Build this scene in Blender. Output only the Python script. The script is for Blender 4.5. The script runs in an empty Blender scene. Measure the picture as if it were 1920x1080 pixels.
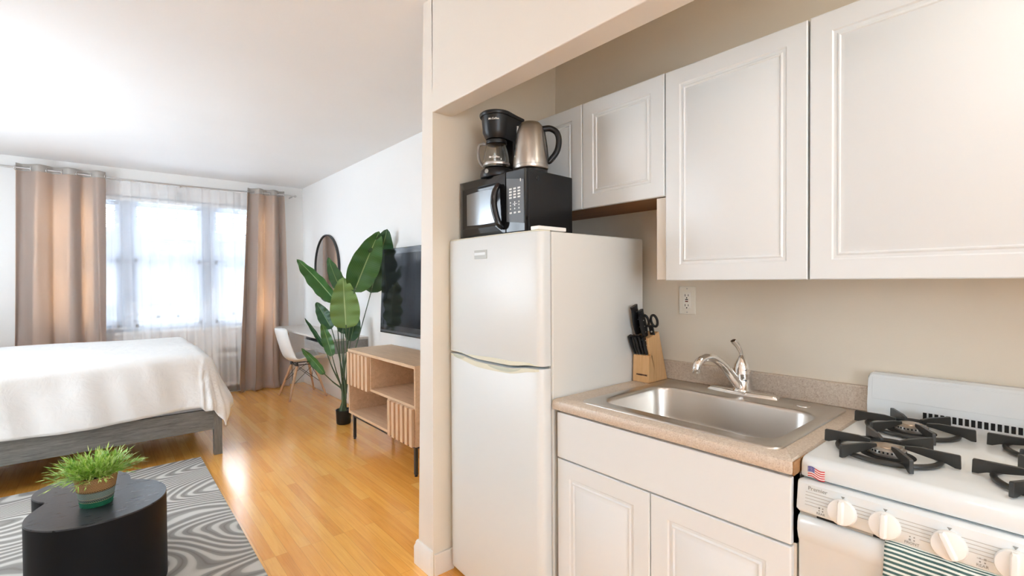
import bpy, bmesh, math, random
from mathutils import Vector, Matrix, Euler
random.seed(7)
PI = math.pi
S = bpy.context.scene
COL = S.collection
sin, cos = math.sin, math.cos

# ------------------------------------------------------------------ camera
F_PX = 900.0
CAM_H = 1.35
CR = ((0.762, 0.014, -0.648), (-0.648, 0.007, -0.762), (-0.007, 1.0, 0.014))
cx = Vector((0.76155, -0.64807, -0.0066)).normalized()
cz = Vector((-0.64806, -0.76147, 0.0141)).normalized()
cy = cz.cross(cx).normalized()
cx = cy.cross(cz).normalized()
cd = bpy.data.cameras.new('camera'); cam = bpy.data.objects.new('camera', cd); COL.objects.link(cam)
cd.sensor_width = 36; cd.lens = F_PX / 1920 * 36; cd.clip_start = .02
M = Matrix((cx, cy, cz)).transposed().to_4x4(); M.translation = Vector((0, 0, CAM_H))
cam.matrix_world = M
S.camera = cam
S.view_settings.view_transform = 'Standard'; S.view_settings.look = 'None'
S.view_settings.gamma = 1; S.view_settings.use_curve_mapping = False
S.view_settings.exposure = 0.04
S.cycles.use_denoising = True
S.cycles.max_bounces = 10; S.cycles.diffuse_bounces = 6; S.cycles.transparent_max_bounces = 24
S.cycles.sample_clamp_indirect = 6
S.cycles.caustics_reflective = False; S.cycles.caustics_refractive = False

# ------------------------------------------------------------------ daylight
W = bpy.data.worlds.new('daylight'); S.world = W; W.use_nodes = True
W.node_tree.nodes['Background'].inputs[0].default_value = (.80, .90, 1, 1)
W.node_tree.nodes['Background'].inputs[1].default_value = 12.0

# fill lights for the kitchen, carried by added ceiling lamps out of view
FILL_LAMPS = [((-.55, .1, 2.60), 6), ((1.42, -.45, 2.60), 5)]

def ray(px, py):
    return cx * ((px - 960) / F_PX) + cy * ((540 - py) / F_PX) - cz
def at(px, py, x=None, y=None, z=None, d=None):
    r = ray(px, py); c = Vector((0, 0, CAM_H))
    t = x / r.x if x is not None else y / r.y if y is not None else (z - CAM_H) / r.z if z is not None else d
    return c + r * t

# ------------------------------------------------------------------ mesh helpers
class MB:
    def __init__(s): s.v = []; s.f = []; s.m = []; s.uv = {}
    def add(s, vs, fs, m=0, uv=None):
        o = len(s.v); s.v += [Vector(p) for p in vs]
        if uv:
            for i, u in enumerate(uv): s.uv[o + i] = u
        for f in fs: s.f.append(tuple(i + o for i in f)); s.m.append(m)
        return s
    def box(s, x0, x1, y0, y1, z0, z1, m=0):
        vs = [(x, y, z) for x in (x0, x1) for y in (y0, y1) for z in (z0, z1)]
        return s.add(vs, [(0,1,3,2),(4,6,7,5),(0,4,5,1),(2,3,7,6),(0,2,6,4),(1,5,7,3)], m)
    def obox(s, c, ax, ay, az, m=0):      # oriented box: centre and half-axis vectors
        c, ax, ay, az = map(Vector, (c, ax, ay, az))
        vs = [c + ax*i + ay*j + az*k for i in (-1,1) for j in (-1,1) for k in (-1,1)]
        return s.add(vs, [(0,1,3,2),(4,6,7,5),(0,4,5,1),(2,3,7,6),(0,2,6,4),(1,5,7,3)], m)
    def loft(s, rings, cap0=True, cap1=True, m=0, closed=True, loop=False):
        n = len(rings[0]); vs = [p for r in rings for p in r]; fs = []
        R = len(rings)
        for i in range(R if loop else R - 1):
            for j in range(n if closed else n - 1):
                a = i*n + j; b = i*n + (j+1) % n; c = ((i+1) % R)*n + (j+1) % n; d = ((i+1) % R)*n + j
                fs.append((a, b, c, d))
        if cap0: fs.append(tuple(reversed(range(n))))
        if cap1: fs.append(tuple(range((R-1)*n, R*n)))
        return s.add(vs, fs, m)
    def prism(s, pts, z0, z1, m=0):
        return s.loft([[(x, y, z0) for x, y in pts], [(x, y, z1) for x, y in pts]], m=m)
    def extr(s, pts, vec, m=0):
        vec = Vector(vec)
        return s.loft([[Vector(p) for p in pts], [Vector(p) + vec for p in pts]], m=m)
    def lathe(s, prof, c=(0,0,0), n=32, m=0, ax='z', cap0=False, cap1=False, a0=0, sx=1, sy=1):
        rings = []
        for r, h in prof:
            ring = []
            for k in range(n):
                a = a0 + 2*PI*k/n; u, w = r*cos(a)*sx, r*sin(a)*sy
                p = (u, w, h) if ax == 'z' else (h, u, w) if ax == 'x' else (w, h, u)
                ring.append(Vector(c) + Vector(p))
            rings.append(ring)
        return s.loft(rings, cap0, cap1, m)
    def tube(s, pts, r, n=10, m=0, closed=False, flat=1.0, up=None):
        pts = [Vector(p) for p in pts]; N = len(pts)
        rs = r if isinstance(r, (list, tuple)) else [r]*N
        prev = None; rings = []
        for i in range(N):
            if closed: t = pts[(i+1) % N] - pts[i-1]
            else: t = pts[min(i+1, N-1)] - pts[max(i-1, 0)]
            t.normalize()
            if prev is None:
                u = Vector(up) if up else (Vector((0,0,1)) if abs(t.z) < .9 else Vector((1,0,0)))
            else: u = prev
            u = (u - t*u.dot(t)).normalized(); prev = u; w = t.cross(u)
            rings.append([pts[i] + (u*cos(2*PI*k/n)*flat + w*sin(2*PI*k/n))*rs[i] for k in range(n)])
        return s.loft(rings, not closed, not closed, m, loop=closed)
    def grid(s, fn, nu, nv, m=0, uvs=True):
        vs = []; uv = []
        for j in range(nv+1):
            for i in range(nu+1):
                vs.append(fn(i/nu, j/nv)); uv.append((i/nu, j/nv))
        fs = [(j*(nu+1)+i, j*(nu+1)+i+1, (j+1)*(nu+1)+i+1, (j+1)*(nu+1)+i) for j in range(nv) for i in range(nu)]
        return s.add(vs, fs, m, uv if uvs else None)
    def sphere(s, c, r, n=16, k=10, m=0, sx=1, sy=1, sz=1):
        prof = [(max(r*sin(PI*i/k), 1e-5), -r*cos(PI*i/k)*sz) for i in range(k+1)]
        return s.lathe(prof, c, n, m, sx=sx, sy=sy)
    def rot(s, mat):
        s.v = [mat @ p for p in s.v]; return s
    def move(s, d):
        d = Vector(d); s.v = [p + d for p in s.v]; return s

def build(name, mb, mats, parent=None, smooth=None, bevel=None, seg=2, solid=None, local=False, sub=0):
    me = bpy.data.meshes.new(name)
    off = Vector((0,0,0))
    if parent is not None and not local:
        p = parent
        while p is not None: off += p.location; p = p.parent
    me.from_pydata([v - off for v in mb.v], [], mb.f)
    if not isinstance(mats, (list, tuple)): mats = [mats]
    for m in mats: me.materials.append(m)
    me.polygons.foreach_set('material_index', mb.m)
    if mb.uv:
        ul = me.uv_layers.new(name='UVMap')
        for l in me.loops: ul.data[l.index].uv = mb.uv.get(l.vertex_index, (0, 0))
    bm = bmesh.new(); bm.from_mesh(me)
    if not mb.uv: bmesh.ops.remove_doubles(bm, verts=bm.verts, dist=1e-6)
    bmesh.ops.recalc_face_normals(bm, faces=bm.faces)
    bm.to_mesh(me); bm.free()
    if smooth is not None:
        me.polygons.foreach_set('use_smooth', [True]*len(me.polygons))
        if smooth < 179: me.set_sharp_from_angle(angle=math.radians(smooth))
    me.update()
    o = bpy.data.objects.new(name, me); COL.objects.link(o)
    if parent is not None: o.parent = parent
    if bevel:
        b = o.modifiers.new('bevel', 'BEVEL'); b.width = bevel; b.segments = seg; b.limit_method = 'ANGLE'; b.angle_limit = math.radians(40)
    if solid:
        b = o.modifiers.new('solid', 'SOLIDIFY'); b.thickness = solid; b.offset = 0
    if sub:
        b = o.modifiers.new('sub', 'SUBSURF'); b.levels = sub; b.render_levels = sub
    return o
def tag(o, label=None, cat=None, group=None, kind=None):
    if label: o['label'] = label
    if cat: o['category'] = cat
    if group: o['group'] = group
    if kind: o['kind'] = kind
    return o
def thing(name, label, cat, loc=(0,0,0), rz=0, group=None):
    o = bpy.data.objects.new(name, None); COL.objects.link(o); o.empty_display_size = .05
    o.location = loc; o.rotation_euler = (0, 0, rz)
    return tag(o, label, cat, group)
def struct(name, mb, mats, **k): return tag(build(name, mb, mats, **k), kind='structure')
def text_mb(txt, size, org, right=(0,-1,0), up=(0,0,1), depth=.0004, bold=0):
    cu = bpy.data.curves.new('t', 'FONT'); cu.body = txt; cu.size = size; cu.extrude = depth; cu.offset = bold
    cu.resolution_u = 3; cu.align_x = 'CENTER'; cu.align_y = 'CENTER'
    o = bpy.data.objects.new('t', cu); COL.objects.link(o)
    dg = bpy.context.evaluated_depsgraph_get(); me = bpy.data.meshes.new_from_object(o.evaluated_get(dg))
    r, u = Vector(right).normalized(), Vector(up).normalized(); n = r.cross(u)
    mb = MB(); mb.add([Vector(org) + r*v.co.x + u*v.co.y + n*v.co.z for v in me.vertices], [tuple(p.vertices) for p in me.polygons])
    bpy.data.objects.remove(o); bpy.data.curves.remove(cu); bpy.data.meshes.remove(me)
    return mb
def join(*mbs):
    r = MB()
    for k in mbs:
        o = len(r.v); r.v += k.v; r.f += [tuple(i+o for i in f) for f in k.f]; r.m += k.m
    return r
def rrect(x0, x1, y0, y1, r, z, n=6):
    pts = []
    for (px, py, a0) in ((x1-r, y1-r, 0), (x0+r, y1-r, PI/2), (x0+r, y0+r, PI), (x1-r, y0+r, 1.5*PI)):
        for k in range(n+1):
            a = a0 + PI/2*k/n; pts.append(Vector((px + r*cos(a), py + r*sin(a), z)))
    return pts

# ------------------------------------------------------------------ materials
def mat(name, col=(.8,.8,.8), rough=.5, metal=0, spec=.5, coat=0, **k):
    m = bpy.data.materials.new(name); m.use_nodes = True
    b = m.node_tree.nodes['Principled BSDF']
    b.inputs['Base Color'].default_value = (*col, 1); b.inputs['Roughness'].default_value = rough
    b.inputs['Metallic'].default_value = metal; b.inputs['Specular IOR Level'].default_value = spec
    b.inputs['Coat Weight'].default_value = coat
    for kk, vv in k.items(): b.inputs[kk.replace('_', ' ')].default_value = vv
    m.diffuse_color = (*col, 1)
    return m
def N(m, t, **k):
    n = m.node_tree.nodes.new(t)
    for a, b in k.items():
        if a.startswith('i_'): n.inputs[a[2:].replace('_', ' ')].default_value = b
        else: setattr(n, a, b)
    return n
def L(m, a, b): m.node_tree.links.new(a, b)
def P_(m): return m.node_tree.nodes['Principled BSDF']
def coords(m, scale=(1,1,1), rot=(0,0,0), kind='Object'):
    t = N(m, 'ShaderNodeTexCoord'); mp = N(m, 'ShaderNodeMapping')
    mp.inputs['Scale'].default_value = scale; mp.inputs['Rotation'].default_value = rot
    L(m, t.outputs[kind], mp.inputs['Vector']); return mp.outputs['Vector']
def ramp(m, fac, stops, interp='LINEAR'):
    r = N(m, 'ShaderNodeValToRGB'); r.color_ramp.interpolation = interp
    el = r.color_ramp.elements
    while len(el) < len(stops): el.new(.5)
    for e, (p, c) in zip(el, stops): e.position = p; e.color = (*c, 1)
    L(m, fac, r.inputs['Fac']); return r.outputs['Color']
def noise(m, vec, scale=5, detail=3, rough=.5, dist=0):
    n = N(m, 'ShaderNodeTexNoise'); n.inputs['Scale'].default_value = scale; n.inputs['Detail'].default_value = detail
    n.inputs['Roughness'].default_value = rough; n.inputs['Distortion'].default_value = dist
    L(m, vec, n.inputs['Vector']); return n.outputs['Fac']
def bump(m, h, strength=.2, dist=.01):
    b = N(m, 'ShaderNodeBump'); b.inputs['Strength'].default_value = strength; b.inputs['Distance'].default_value = dist
    L(m, h, b.inputs['Height']); L(m, b.outputs['Normal'], P_(m).inputs['Normal']); return b
def mathn(m, op, a, b=None, c=None):
    n = N(m, 'ShaderNodeMath', operation=op)
    for i, v in enumerate((a, b, c)):
        if v is None: continue
        if isinstance(v, (int, float)): n.inputs[i].default_value = v
        else: L(m, v, n.inputs[i])
    return n.outputs[0]
def sep(m, vec):
    n = N(m, 'ShaderNodeSeparateXYZ'); L(m, vec, n.inputs[0]); return n.outputs
def mixc(m, fac, a, b, mode='MIX'):
    n = N(m, 'ShaderNodeMix', data_type='RGBA', blend_type=mode)
    for i, v in ((0, fac), (6, a), (7, b)):
        if isinstance(v, (int, float)): n.inputs[i].default_value = v
        elif isinstance(v, tuple): n.inputs[i].default_value = (*v, 1)
        else: L(m, v, n.inputs[i])
    return n.outputs[2]

def paint(name, col, rough=.55, b=.08):
    m = mat(name, col, rough); v = coords(m)
    bump(m, noise(m, v, 60, 3), b, .004)
    c = ramp(m, noise(m, v, 1.3, 3), [(.3, tuple(k*.97 for k in col)), (.7, col)]); L(m, c, P_(m).inputs['Base Color'])
    return m
M_WALL = paint('white wall paint', (.90, .895, .88), .5)
M_CEIL = paint('white ceiling paint', (.94, .94, .94), .6)
M_CREAM = paint('cream wall paint', (.80, .755, .69), .45)
M_BEIGE = paint('beige kitchen paint', (.76, .69, .58), .42)
M_TRIM = mat('white gloss trim', (.87, .87, .85), .3)
M_FOIL = mat('white cabinet foil', (.74, .77, .78), .33)
M_CARC = mat('cream cabinet box', (.74, .68, .60), .5)
M_APPL = mat('white enamel', (.755, .805, .825), .16, coat=.3)
M_FRIDGE = mat('white fridge enamel', (.70, .735, .74), .34)
M_APPL2 = mat('white textured steel', (.72, .715, .68), .34)
M_CREAMPL = mat('cream plastic', (.72, .71, .58), .35)
M_GREY = mat('grey gasket', (.33, .33, .31), .5)
M_BLACK = mat('black plastic', (.009, .009, .010), .34, spec=.35)
M_BLACKG = mat('black gloss plastic', (.008, .008, .009), .1)
M_BLACKM = mat('black painted metal', (.02, .02, .02), .4)
M_IRON = mat('cast iron enamel', (.022, .022, .02), .38)
M_DKGREY = mat('charcoal plastic', (.055, .06, .066), .28)
M_CHROME = mat('chrome', (.88, .88, .88), .06, 1)
M_NICKEL = mat('brushed nickel', (.55, .54, .53), .3, 1)
M_WHITEPRINT = mat('white print', (.8, .8, .78), .5)
M_GREYPRINT = mat('grey print', (.25, .26, .25), .5)
M_HOLE = mat('dark opening', (.004, .004, .004), .8)
M_WHITEPL = mat('white plastic', (.86, .87, .86), .28)
M_KNOB = mat('white knob plastic', (.84, .84, .82), .22)
M_GLASS = mat('clear glass', (.95, .97, .97), .02, 0, Transmission_Weight=1.0, IOR=1.45)
M_MIRROR = mat('mirror silver', (.93, .93, .93), .02, 1)
M_SCREEN = mat('television screen', (.013, .014, .016), .06, spec=.12)
M_REFL = mat('microwave window mirror film', (.26, .275, .29), .22, .85)

def stainless(name, col=(.50, .475, .44), scale=(2, 400, 2), rough=.26):
    m = mat(name, col, rough, 1); v = coords(m, scale)
    n = noise(m, v, 3, 4)
    L(m, mathn(m, 'MULTIPLY_ADD', n, .10, rough - .05), P_(m).inputs['Roughness'])
    return m
M_STEEL = stainless('brushed stainless steel', col=(.62, .59, .55), scale=(2, 200, 2), rough=.31)
M_KETTLE = stainless('kettle steel', (.49, .45, .405), (3, 3, 300), .3)

def wood(name, c1, c2, c3, axis='x', sc=1.0, rough=.45, coat=0, b=.05):
    m = mat(name, c1, rough, coat=coat)
    s = {'x': (1.2, 14, 14), 'y': (14, 1.2, 14), 'z': (14, 14, 1.2)}[axis]
    v = coords(m, tuple(k*sc for k in s))
    n1 = noise(m, v, 2.2, 5, .6, .6); n2 = noise(m, coords(m, tuple(k*sc*3 for k in s)), 4, 3)
    c = ramp(m, n1, [(.28, c3), (.5, c1), (.72, c2)])
    c = mixc(m, .25, c, ramp(m, n2, [(.35, c3), (.65, c2)])); L(m, c, P_(m).inputs['Base Color'])
    bump(m, n2, b, .002); return m
M_OAK = wood('pale oak veneer', (.62, .425, .27), (.71, .51, .34), (.52, .345, .21), 'y')
M_OAKZ = wood('pale oak slats', (.62, .42, .27), (.71, .51, .34), (.52, .34, .21), 'z')
M_BLOCK = wood('light rubberwood', (.68, .40, .18), (.75, .47, .23), (.60, .34, .14), 'z', 2)
M_LEG = wood('beech leg', (.58, .36, .21), (.66, .44, .28), (.50, .30, .17), 'z', 2)
M_BEDWOOD = wood('weathered grey wood', (.165, .16, .145), (.25, .245, .225), (.09, .085, .075), 'x', 2.2, .6, 0, .3)
M_BEDLEG = wood('weathered grey wood upright', (.165, .16, .145), (.25, .245, .225), (.09, .085, .075), 'z', 2.2, .6, 0, .3)
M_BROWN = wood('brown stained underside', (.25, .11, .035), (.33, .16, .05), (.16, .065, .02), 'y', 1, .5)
M_DESK = wood('pale desk top', (.62, .58, .54), (.70, .67, .63), (.54, .50, .46), 'y', 1, .3)
M_DESKGREY = wood('grey desk drawer', (.27, .26, .25), (.34, .33, .32), (.2, .19, .18), 'y', 1, .4)

def floor_mat():
    m = mat('honey oak strip floor', (.6, .3, .1), .2, coat=.9)
    P_(m).inputs['Coat Roughness'].default_value = .21
    v = coords(m, (1, 1, 1), (0, 0, PI/2))
    br = N(m, 'ShaderNodeTexBrick', offset=.37, offset_frequency=3, squash=1)
    for k, x in (('Color1', (.0, .0, .0, 1)), ('Color2', (1, 1, 1, 1)), ('Mortar', (.5, .5, .5, 1)), ('Scale', 1), ('Mortar Size', .0007), ('Mortar Smooth', .1), ('Bias', 0), ('Brick Width', .85), ('Row Height', .057)):
        br.inputs[k].default_value = x
    L(m, v, br.inputs['Vector'])
    base = ramp(m, br.outputs['Color'], [(0, (.70, .28, .045)), (.35, (.86, .39, .07)), (.65, (.92, .45, .09)), (1, (.95, .54, .14))])
    g = noise(m, coords(m, (26, 1.3, 1)), 2.4, 6, .65, .8)
    base = mixc(m, .42, base, ramp(m, g, [(.3, (.66, .27, .045)), (.55, (.92, .45, .095)), (.75, (.96, .56, .15))]))
    base = mixc(m, mathn(m, 'MULTIPLY', br.outputs['Fac'], .4), base, (.16, .065, .02))
    L(m, base, P_(m).inputs['Base Color'])
    n = noise(m, coords(m, (1, 1, 1)), 2.2, 4)
    L(m, mathn(m, 'MULTIPLY_ADD', n, .18, .10), P_(m).inputs['Roughness'])
    h = mathn(m, 'MULTIPLY_ADD', noise(m, coords(m, (9, 1.5, 1)), 1.5, 2), .6, mathn(m, 'MULTIPLY', br.outputs['Fac'], -.5))
    bp = bump(m, h, .12, .004); L(m, bp.outputs['Normal'], P_(m).inputs['Coat Normal'])
    return m
M_FLOOR = floor_mat()

def counter_mat():
    m = mat('beige speckled laminate', (.66, .53, .42), .38); v = coords(m)
    a = noise(m, v, 260, 2, .6); b = noise(m, v, 90, 3, .6); c = noise(m, v, 6, 2)
    col = ramp(m, a, [(.32, (.37, .275, .205)), (.45, (.555, .455, .36)), (.6, (.60, .51, .41)), (.72, (.72, .66, .58))])
    col = mixc(m, .35, col, ramp(m, b, [(.35, (.49, .385, .30)), (.65, (.67, .58, .49))]))
    L(m, col, P_(m).inputs['Base Color']); return m
M_COUNTER = counter_mat()

def rug_mat():
    m = mat('grey and cream wave rug', (.4, .38, .35), .95, spec=.1)
    v = coords(m, (.75, 1.5, 1), (0, 0, .15))
    n = noise(m, v, 1.25, .6, .3, .12)
    n2 = noise(m, coords(m, (1, 1, 1)), 3.2, 2)
    ph = mathn(m, 'MULTIPLY_ADD', n2, 2.2, mathn(m, 'MULTIPLY', n, 190))
    w = mathn(m, 'SINE', ph)
    fz = noise(m, coords(m), 420, 2)
    w = mathn(m, 'MULTIPLY_ADD', fz, .25, w)
    col = ramp(m, mathn(m, 'MULTIPLY_ADD', w, .5, .5), [(.0, (.17, .155, .14)), (.10, (.30, .285, .265)), (.62, (.36, .345, .32)), (.74, (.54, .52, .485)), (1, (.64, .62, .58))])
    L(m, col, P_(m).inputs['Base Color'])
    bump(m, mathn(m, 'MULTIPLY_ADD', fz, .5, w), .5, .006); return m
M_RUG = rug_mat()

def duvet_mat():
    m = mat('white cotton duvet', (.84, .835, .82), .85, spec=.2)
    v = coords(m); n = noise(m, v, 7, 4, .55, .5)
    bump(m, n, .35, .03); return m
M_DUVET = duvet_mat()

def cloth_trans(name, col, tcol, fac, transp=0, bumps=None):
    m = mat(name, col, .8, spec=.2); nt = m.node_tree
    out = nt.nodes['Material Output']; p = P_(m)
    tr = N(m, 'ShaderNodeBsdfTranslucent'); tr.inputs[0].default_value = (*tcol, 1)
    mx = N(m, 'ShaderNodeMixShader'); mx.inputs[0].default_value = fac
    L(m, p.outputs[0], mx.inputs[1]); L(m, tr.outputs[0], mx.inputs[2]); last = mx
    if transp:
        t = N(m, 'ShaderNodeBsdfTransparent'); m2 = N(m, 'ShaderNodeMixShader'); m2.inputs[0].default_value = transp
        L(m, last.outputs[0], m2.inputs[1]); L(m, t.outputs[0], m2.inputs[2]); last = m2
    L(m, last.outputs[0], out.inputs['Surface'])
    if bumps: bump(m, noise(m, coords(m, bumps), 3, 3), .2, .01)
    return m
M_CURT = cloth_trans('taupe satin curtain', (.54, .50, .46), (1.0, .70, .46), .46, 0, (60, 60, 3))
M_HEM = mat('taupe doubled cloth', (.42, .37, .33), .85, spec=.2)
M_CURTH = mat('taupe curtain heading', (.40, .365, .33), .7)
M_SHEER = cloth_trans('white sheer voile', (.94, .95, .97), (.97, .97, 1.0), .36, .62)
M_BLIND = cloth_trans('white blind slat', (.8, .82, .85), (.8, .82, .85), .3)

def leaf_mat(name, c1, c2, mid):
    m = mat(name, c1, .42, spec=.4)
    t = N(m, 'ShaderNodeTexCoord'); s = sep(m, t.outputs['UV'])
    a = mathn(m, 'ABSOLUTE', mathn(m, 'SUBTRACT', s[0], .5))
    ph = mathn(m, 'MULTIPLY', mathn(m, 'SUBTRACT', s[1], mathn(m, 'MULTIPLY', a, .35)), 190)
    w = mathn(m, 'MULTIPLY_ADD', mathn(m, 'SINE', ph), .5, .5)
    col = mixc(m, mathn(m, 'MULTIPLY', w, .55), c1, c2)
    nn = noise(m, t.outputs['Object'], 9, 2); col = mixc(m, mathn(m, 'MULTIPLY', nn, .4), col, c2)
    rib = mathn(m, 'LESS_THAN', a, .018); col = mixc(m, rib, col, mid)
    L(m, col, P_(m).inputs['Base Color']); bump(m, w, .12, .002); return m
M_LEAF_D = leaf_mat('dark banana leaf', (.022, .065, .028), (.045, .115, .045), (.20, .30, .14))
M_LEAF_M = leaf_mat('green banana leaf', (.035, .105, .025), (.07, .17, .045), (.25, .36, .14))
M_LEAF_L = leaf_mat('light banana leaf', (.12, .21, .055), (.19, .30, .09), (.36, .46, .2))
M_STEM = mat('green stem', (.06, .10, .05), .45)
M_SOIL = mat('dark soil', (.03, .022, .015), .9)

def grass_mat():
    m = mat('bright green grass', (.22, .42, .05), .5)
    o = N(m, 'ShaderNodeTexCoord'); n = noise(m, o.outputs['Object'], 45, 2)
    L(m, ramp(m, n, [(.3, (.12, .28, .03)), (.5, (.36, .58, .09)), (.68, (.70, .80, .34))]), P_(m).inputs['Base Color']); return m
M_GRASS = grass_mat()

def basket_mat():
    m = mat('woven striped basket', (.6, .4, .2), .85, spec=.15)
    t = N(m, 'ShaderNodeTexCoord'); s = sep(m, t.outputs['UV'])
    col = ramp(m, s[1], [(0, (.0, .20, .11)), (.22, (.0, .20, .11)), (.225, (.27, .38, .36)), (.52, (.22, .34, .36)), (.53, (.50, .30, .14)), (1, (.56, .36, .18))], 'CONSTANT')
    chk = mathn(m, 'GREATER_THAN', mathn(m, 'SINE', mathn(m, 'MULTIPLY_ADD', s[1], 150, mathn(m, 'MULTIPLY', s[0], 330))), .25)
    def band(a, b): return mathn(m, 'MULTIPLY', mathn(m, 'GREATER_THAN', s[1], a), mathn(m, 'LESS_THAN', s[1], b))
    b = mathn(m, 'MAXIMUM', band(.2, .28), band(.5, .57))
    col = mixc(m, mathn(m, 'MULTIPLY', b, chk), col, (.02, .015, .012))
    b2 = mathn(m, 'MAXIMUM', band(.17, .2), band(.28, .31))
    col = mixc(m, mathn(m, 'MULTIPLY', b2, mathn(m, 'SUBTRACT', 1, chk)), col, (.72, .62, .45))
    wv = mathn(m, 'MULTIPLY', mathn(m, 'SINE', mathn(m, 'MULTIPLY', s[0], 330)), mathn(m, 'SINE', mathn(m, 'MULTIPLY', s[1], 120)))
    col = mixc(m, mathn(m, 'MULTIPLY_ADD', wv, .18, .18), col, (.12, .08, .05))
    L(m, col, P_(m).inputs['Base Color']); bump(m, wv, .8, .004); return m
M_BASKET = basket_mat()
def towel_mat():
    m = mat('white and teal striped towel', (.8, .85, .82), .9, spec=.1)
    t = N(m, 'ShaderNodeTexCoord'); s = sep(m, t.outputs['UV'])
    w = mathn(m, 'SINE', mathn(m, 'MULTIPLY', s[1], 2*PI*48))
    fz = noise(m, coords(m), 500, 2)
    col = ramp(m, mathn(m, 'MULTIPLY_ADD', mathn(m, 'MULTIPLY_ADD', fz, .5, w), .5, .4), [(.42, (.74, .82, .79)), (.56, (.07, .14, .14))])
    L(m, col, P_(m).inputs['Base Color']); bump(m, fz, .5, .003); return m
M_TOWEL = towel_mat()
def tabletop_mat():
    m = mat('black stained table', (.030, .033, .038), .42); v = coords(m, (5, 30, 5), (0, 0, .5))
    n = noise(m, v, 3, 4); L(m, ramp(m, n, [(.3, (.022, .025, .030)), (.7, (.042, .047, .055))]), P_(m).inputs['Base Color'])
    L(m, mathn(m, 'MULTIPLY_ADD', n, .15, .22), P_(m).inputs['Roughness']); bump(m, n, .15, .002); return m
M_TABLE = tabletop_mat()
M_RED = mat('red print', (.55, .03, .04), .4); M_BLUE = mat('blue print', (.03, .05, .30), .4)
M_BRONZE = mat('burnt steel burner', (.45, .36, .27), .35, .9)
M_ALU = mat('aluminium burner', (.50, .47, .43), .35, .9)
M_FACADE = paint('pale exterior facade', (.065, .068, .075), .8)
M_FACADEW = mat('exterior window glass', (.03, .035, .045), .4)
M_PVC = mat('white window frame', (.62, .68, .76), .4)

M_PANE = bpy.data.materials.new('window glass'); M_PANE.use_nodes = True
def _pane(m):
    nt = m.node_tree; nt.nodes.remove(P_(m)); tr = N(m, 'ShaderNodeBsdfTransparent'); gl = N(m, 'ShaderNodeBsdfGlossy'); gl.inputs['Roughness'].default_value = .02
    mx = N(m, 'ShaderNodeMixShader'); mx.inputs[0].default_value = .06
    L(m, tr.outputs[0], mx.inputs[1]); L(m, gl.outputs[0], mx.inputs[2]); L(m, mx.outputs[0], nt.nodes['Material Output'].inputs['Surface'])
_pane(M_PANE)
# ------------------------------------------------------------------ room shell
CEIL = 2.62; XW = 2.07; YW = 6.80; XK = 1.93; XP = 1.133; XL = -1.75; YB = -2.6; WL0 = 3.4; WL1 = 5.4
struct('floor', MB().box(XL-.1, XW+.1, YB-.1, YW+.1, -.1, 0), M_FLOOR)
struct('ceiling', MB().box(XL-.1, XW+.1, YB-.1, YW+.1, CEIL, CEIL+.1), M_CEIL)
struct('wall_left', MB().box(XL-.1, XL, YB, WL0, 0, CEIL).box(XL-.1, XL, WL1, YW, 0, CEIL).box(XL-.1, XL, WL0, WL1, 0, .75).box(XL-.1, XL, WL0, WL1, 2.35, CEIL), M_WALL)  # opening made for the added window, to let fill daylight in
struct('wall_right', MB().box(XW, XW+.1, 1.9, YW, 0, CEIL), M_WALL)
# window wall with one wide opening
WX0, WX1, WZ0, WZ1 = -.56, 1.72, .82, 2.32
struct('wall_back', MB().box(XL, WX0, YW, YW+.18, 0, CEIL).box(WX1, XW+.1, YW, YW+.18, 0, CEIL)
       .box(WX0, WX1, YW, YW+.18, 0, WZ0).box(WX0, WX1, YW, YW+.18, WZ1, CEIL), M_WALL)
# wall behind the camera; this window and the left one are added fill light
struct('wall_front', MB().box(XL, -1.3, YB-.1, YB, 0, CEIL).box(.35, XK, YB-.1, YB, 0, CEIL).box(-1.3, .35, YB-.1, YB, 0, .75).box(-1.3, .35, YB-.1, YB, 2.3, CEIL), M_WALL)
mb = MB()
for x in (-1.3, -.495, .31): mb.box(x, x+.04, YB-.07, YB-.02, .75, 2.3)
for z in (.75, 1.5, 2.26): mb.box(-1.3, .35, YB-.065, YB-.025, z, z+.04)
struct('fill_window_rear', mb, M_TRIM)  # unseen window, added so daylight from behind brightens the kitchen
mb = MB()
for k in range(5): mb.box(XL-.07, XL-.02, WL0+k*(WL1-WL0-.04)/4, WL0+.04+k*(WL1-WL0-.04)/4, .75, 2.35)
for z in (.75, 1.56, 2.31): mb.box(XL-.065, XL-.025, WL0, WL1, z, z+.04)
struct('fill_window_left', mb, M_TRIM)  # unseen window, added to bring side daylight into the room
# kitchen niche: back wall, far jamb (a little out of plumb), lintel, near wall
struct('wall_kitchen', MB().box(XK, XK+.14, YB, 1.95, 0, CEIL), M_BEIGE)
j0, j1 = 1.902, 1.865           # front arris of the jamb, bottom and top
e0, e1 = 2.036, 1.945           # bedroom arris
def wall_leaf(x0, x1):
    mb = MB()
    lo = [(x0, j0, 0), (x1, 1.905, 0), (x1, 2.03, 0), (x0, e0, 0)]
    hi = [(x0, j1, CEIL), (x1, 1.885, CEIL), (x1, 1.99, CEIL), (x0, e1, CEIL)]
    mb.loft([lo, hi]); mb.m[0] = 1; return mb
struct('wall_partition', wall_leaf(XP, XW), [M_CREAM, M_BEIGE])
struct('wall_lintel', MB().box(XP, 1.237, YB, 1.876, 2.11, CEIL), M_CREAM, bevel=.004)
struct('wall_near', MB().box(XP, XK, -.85, -.75, 0, CEIL), M_CREAM)
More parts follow.
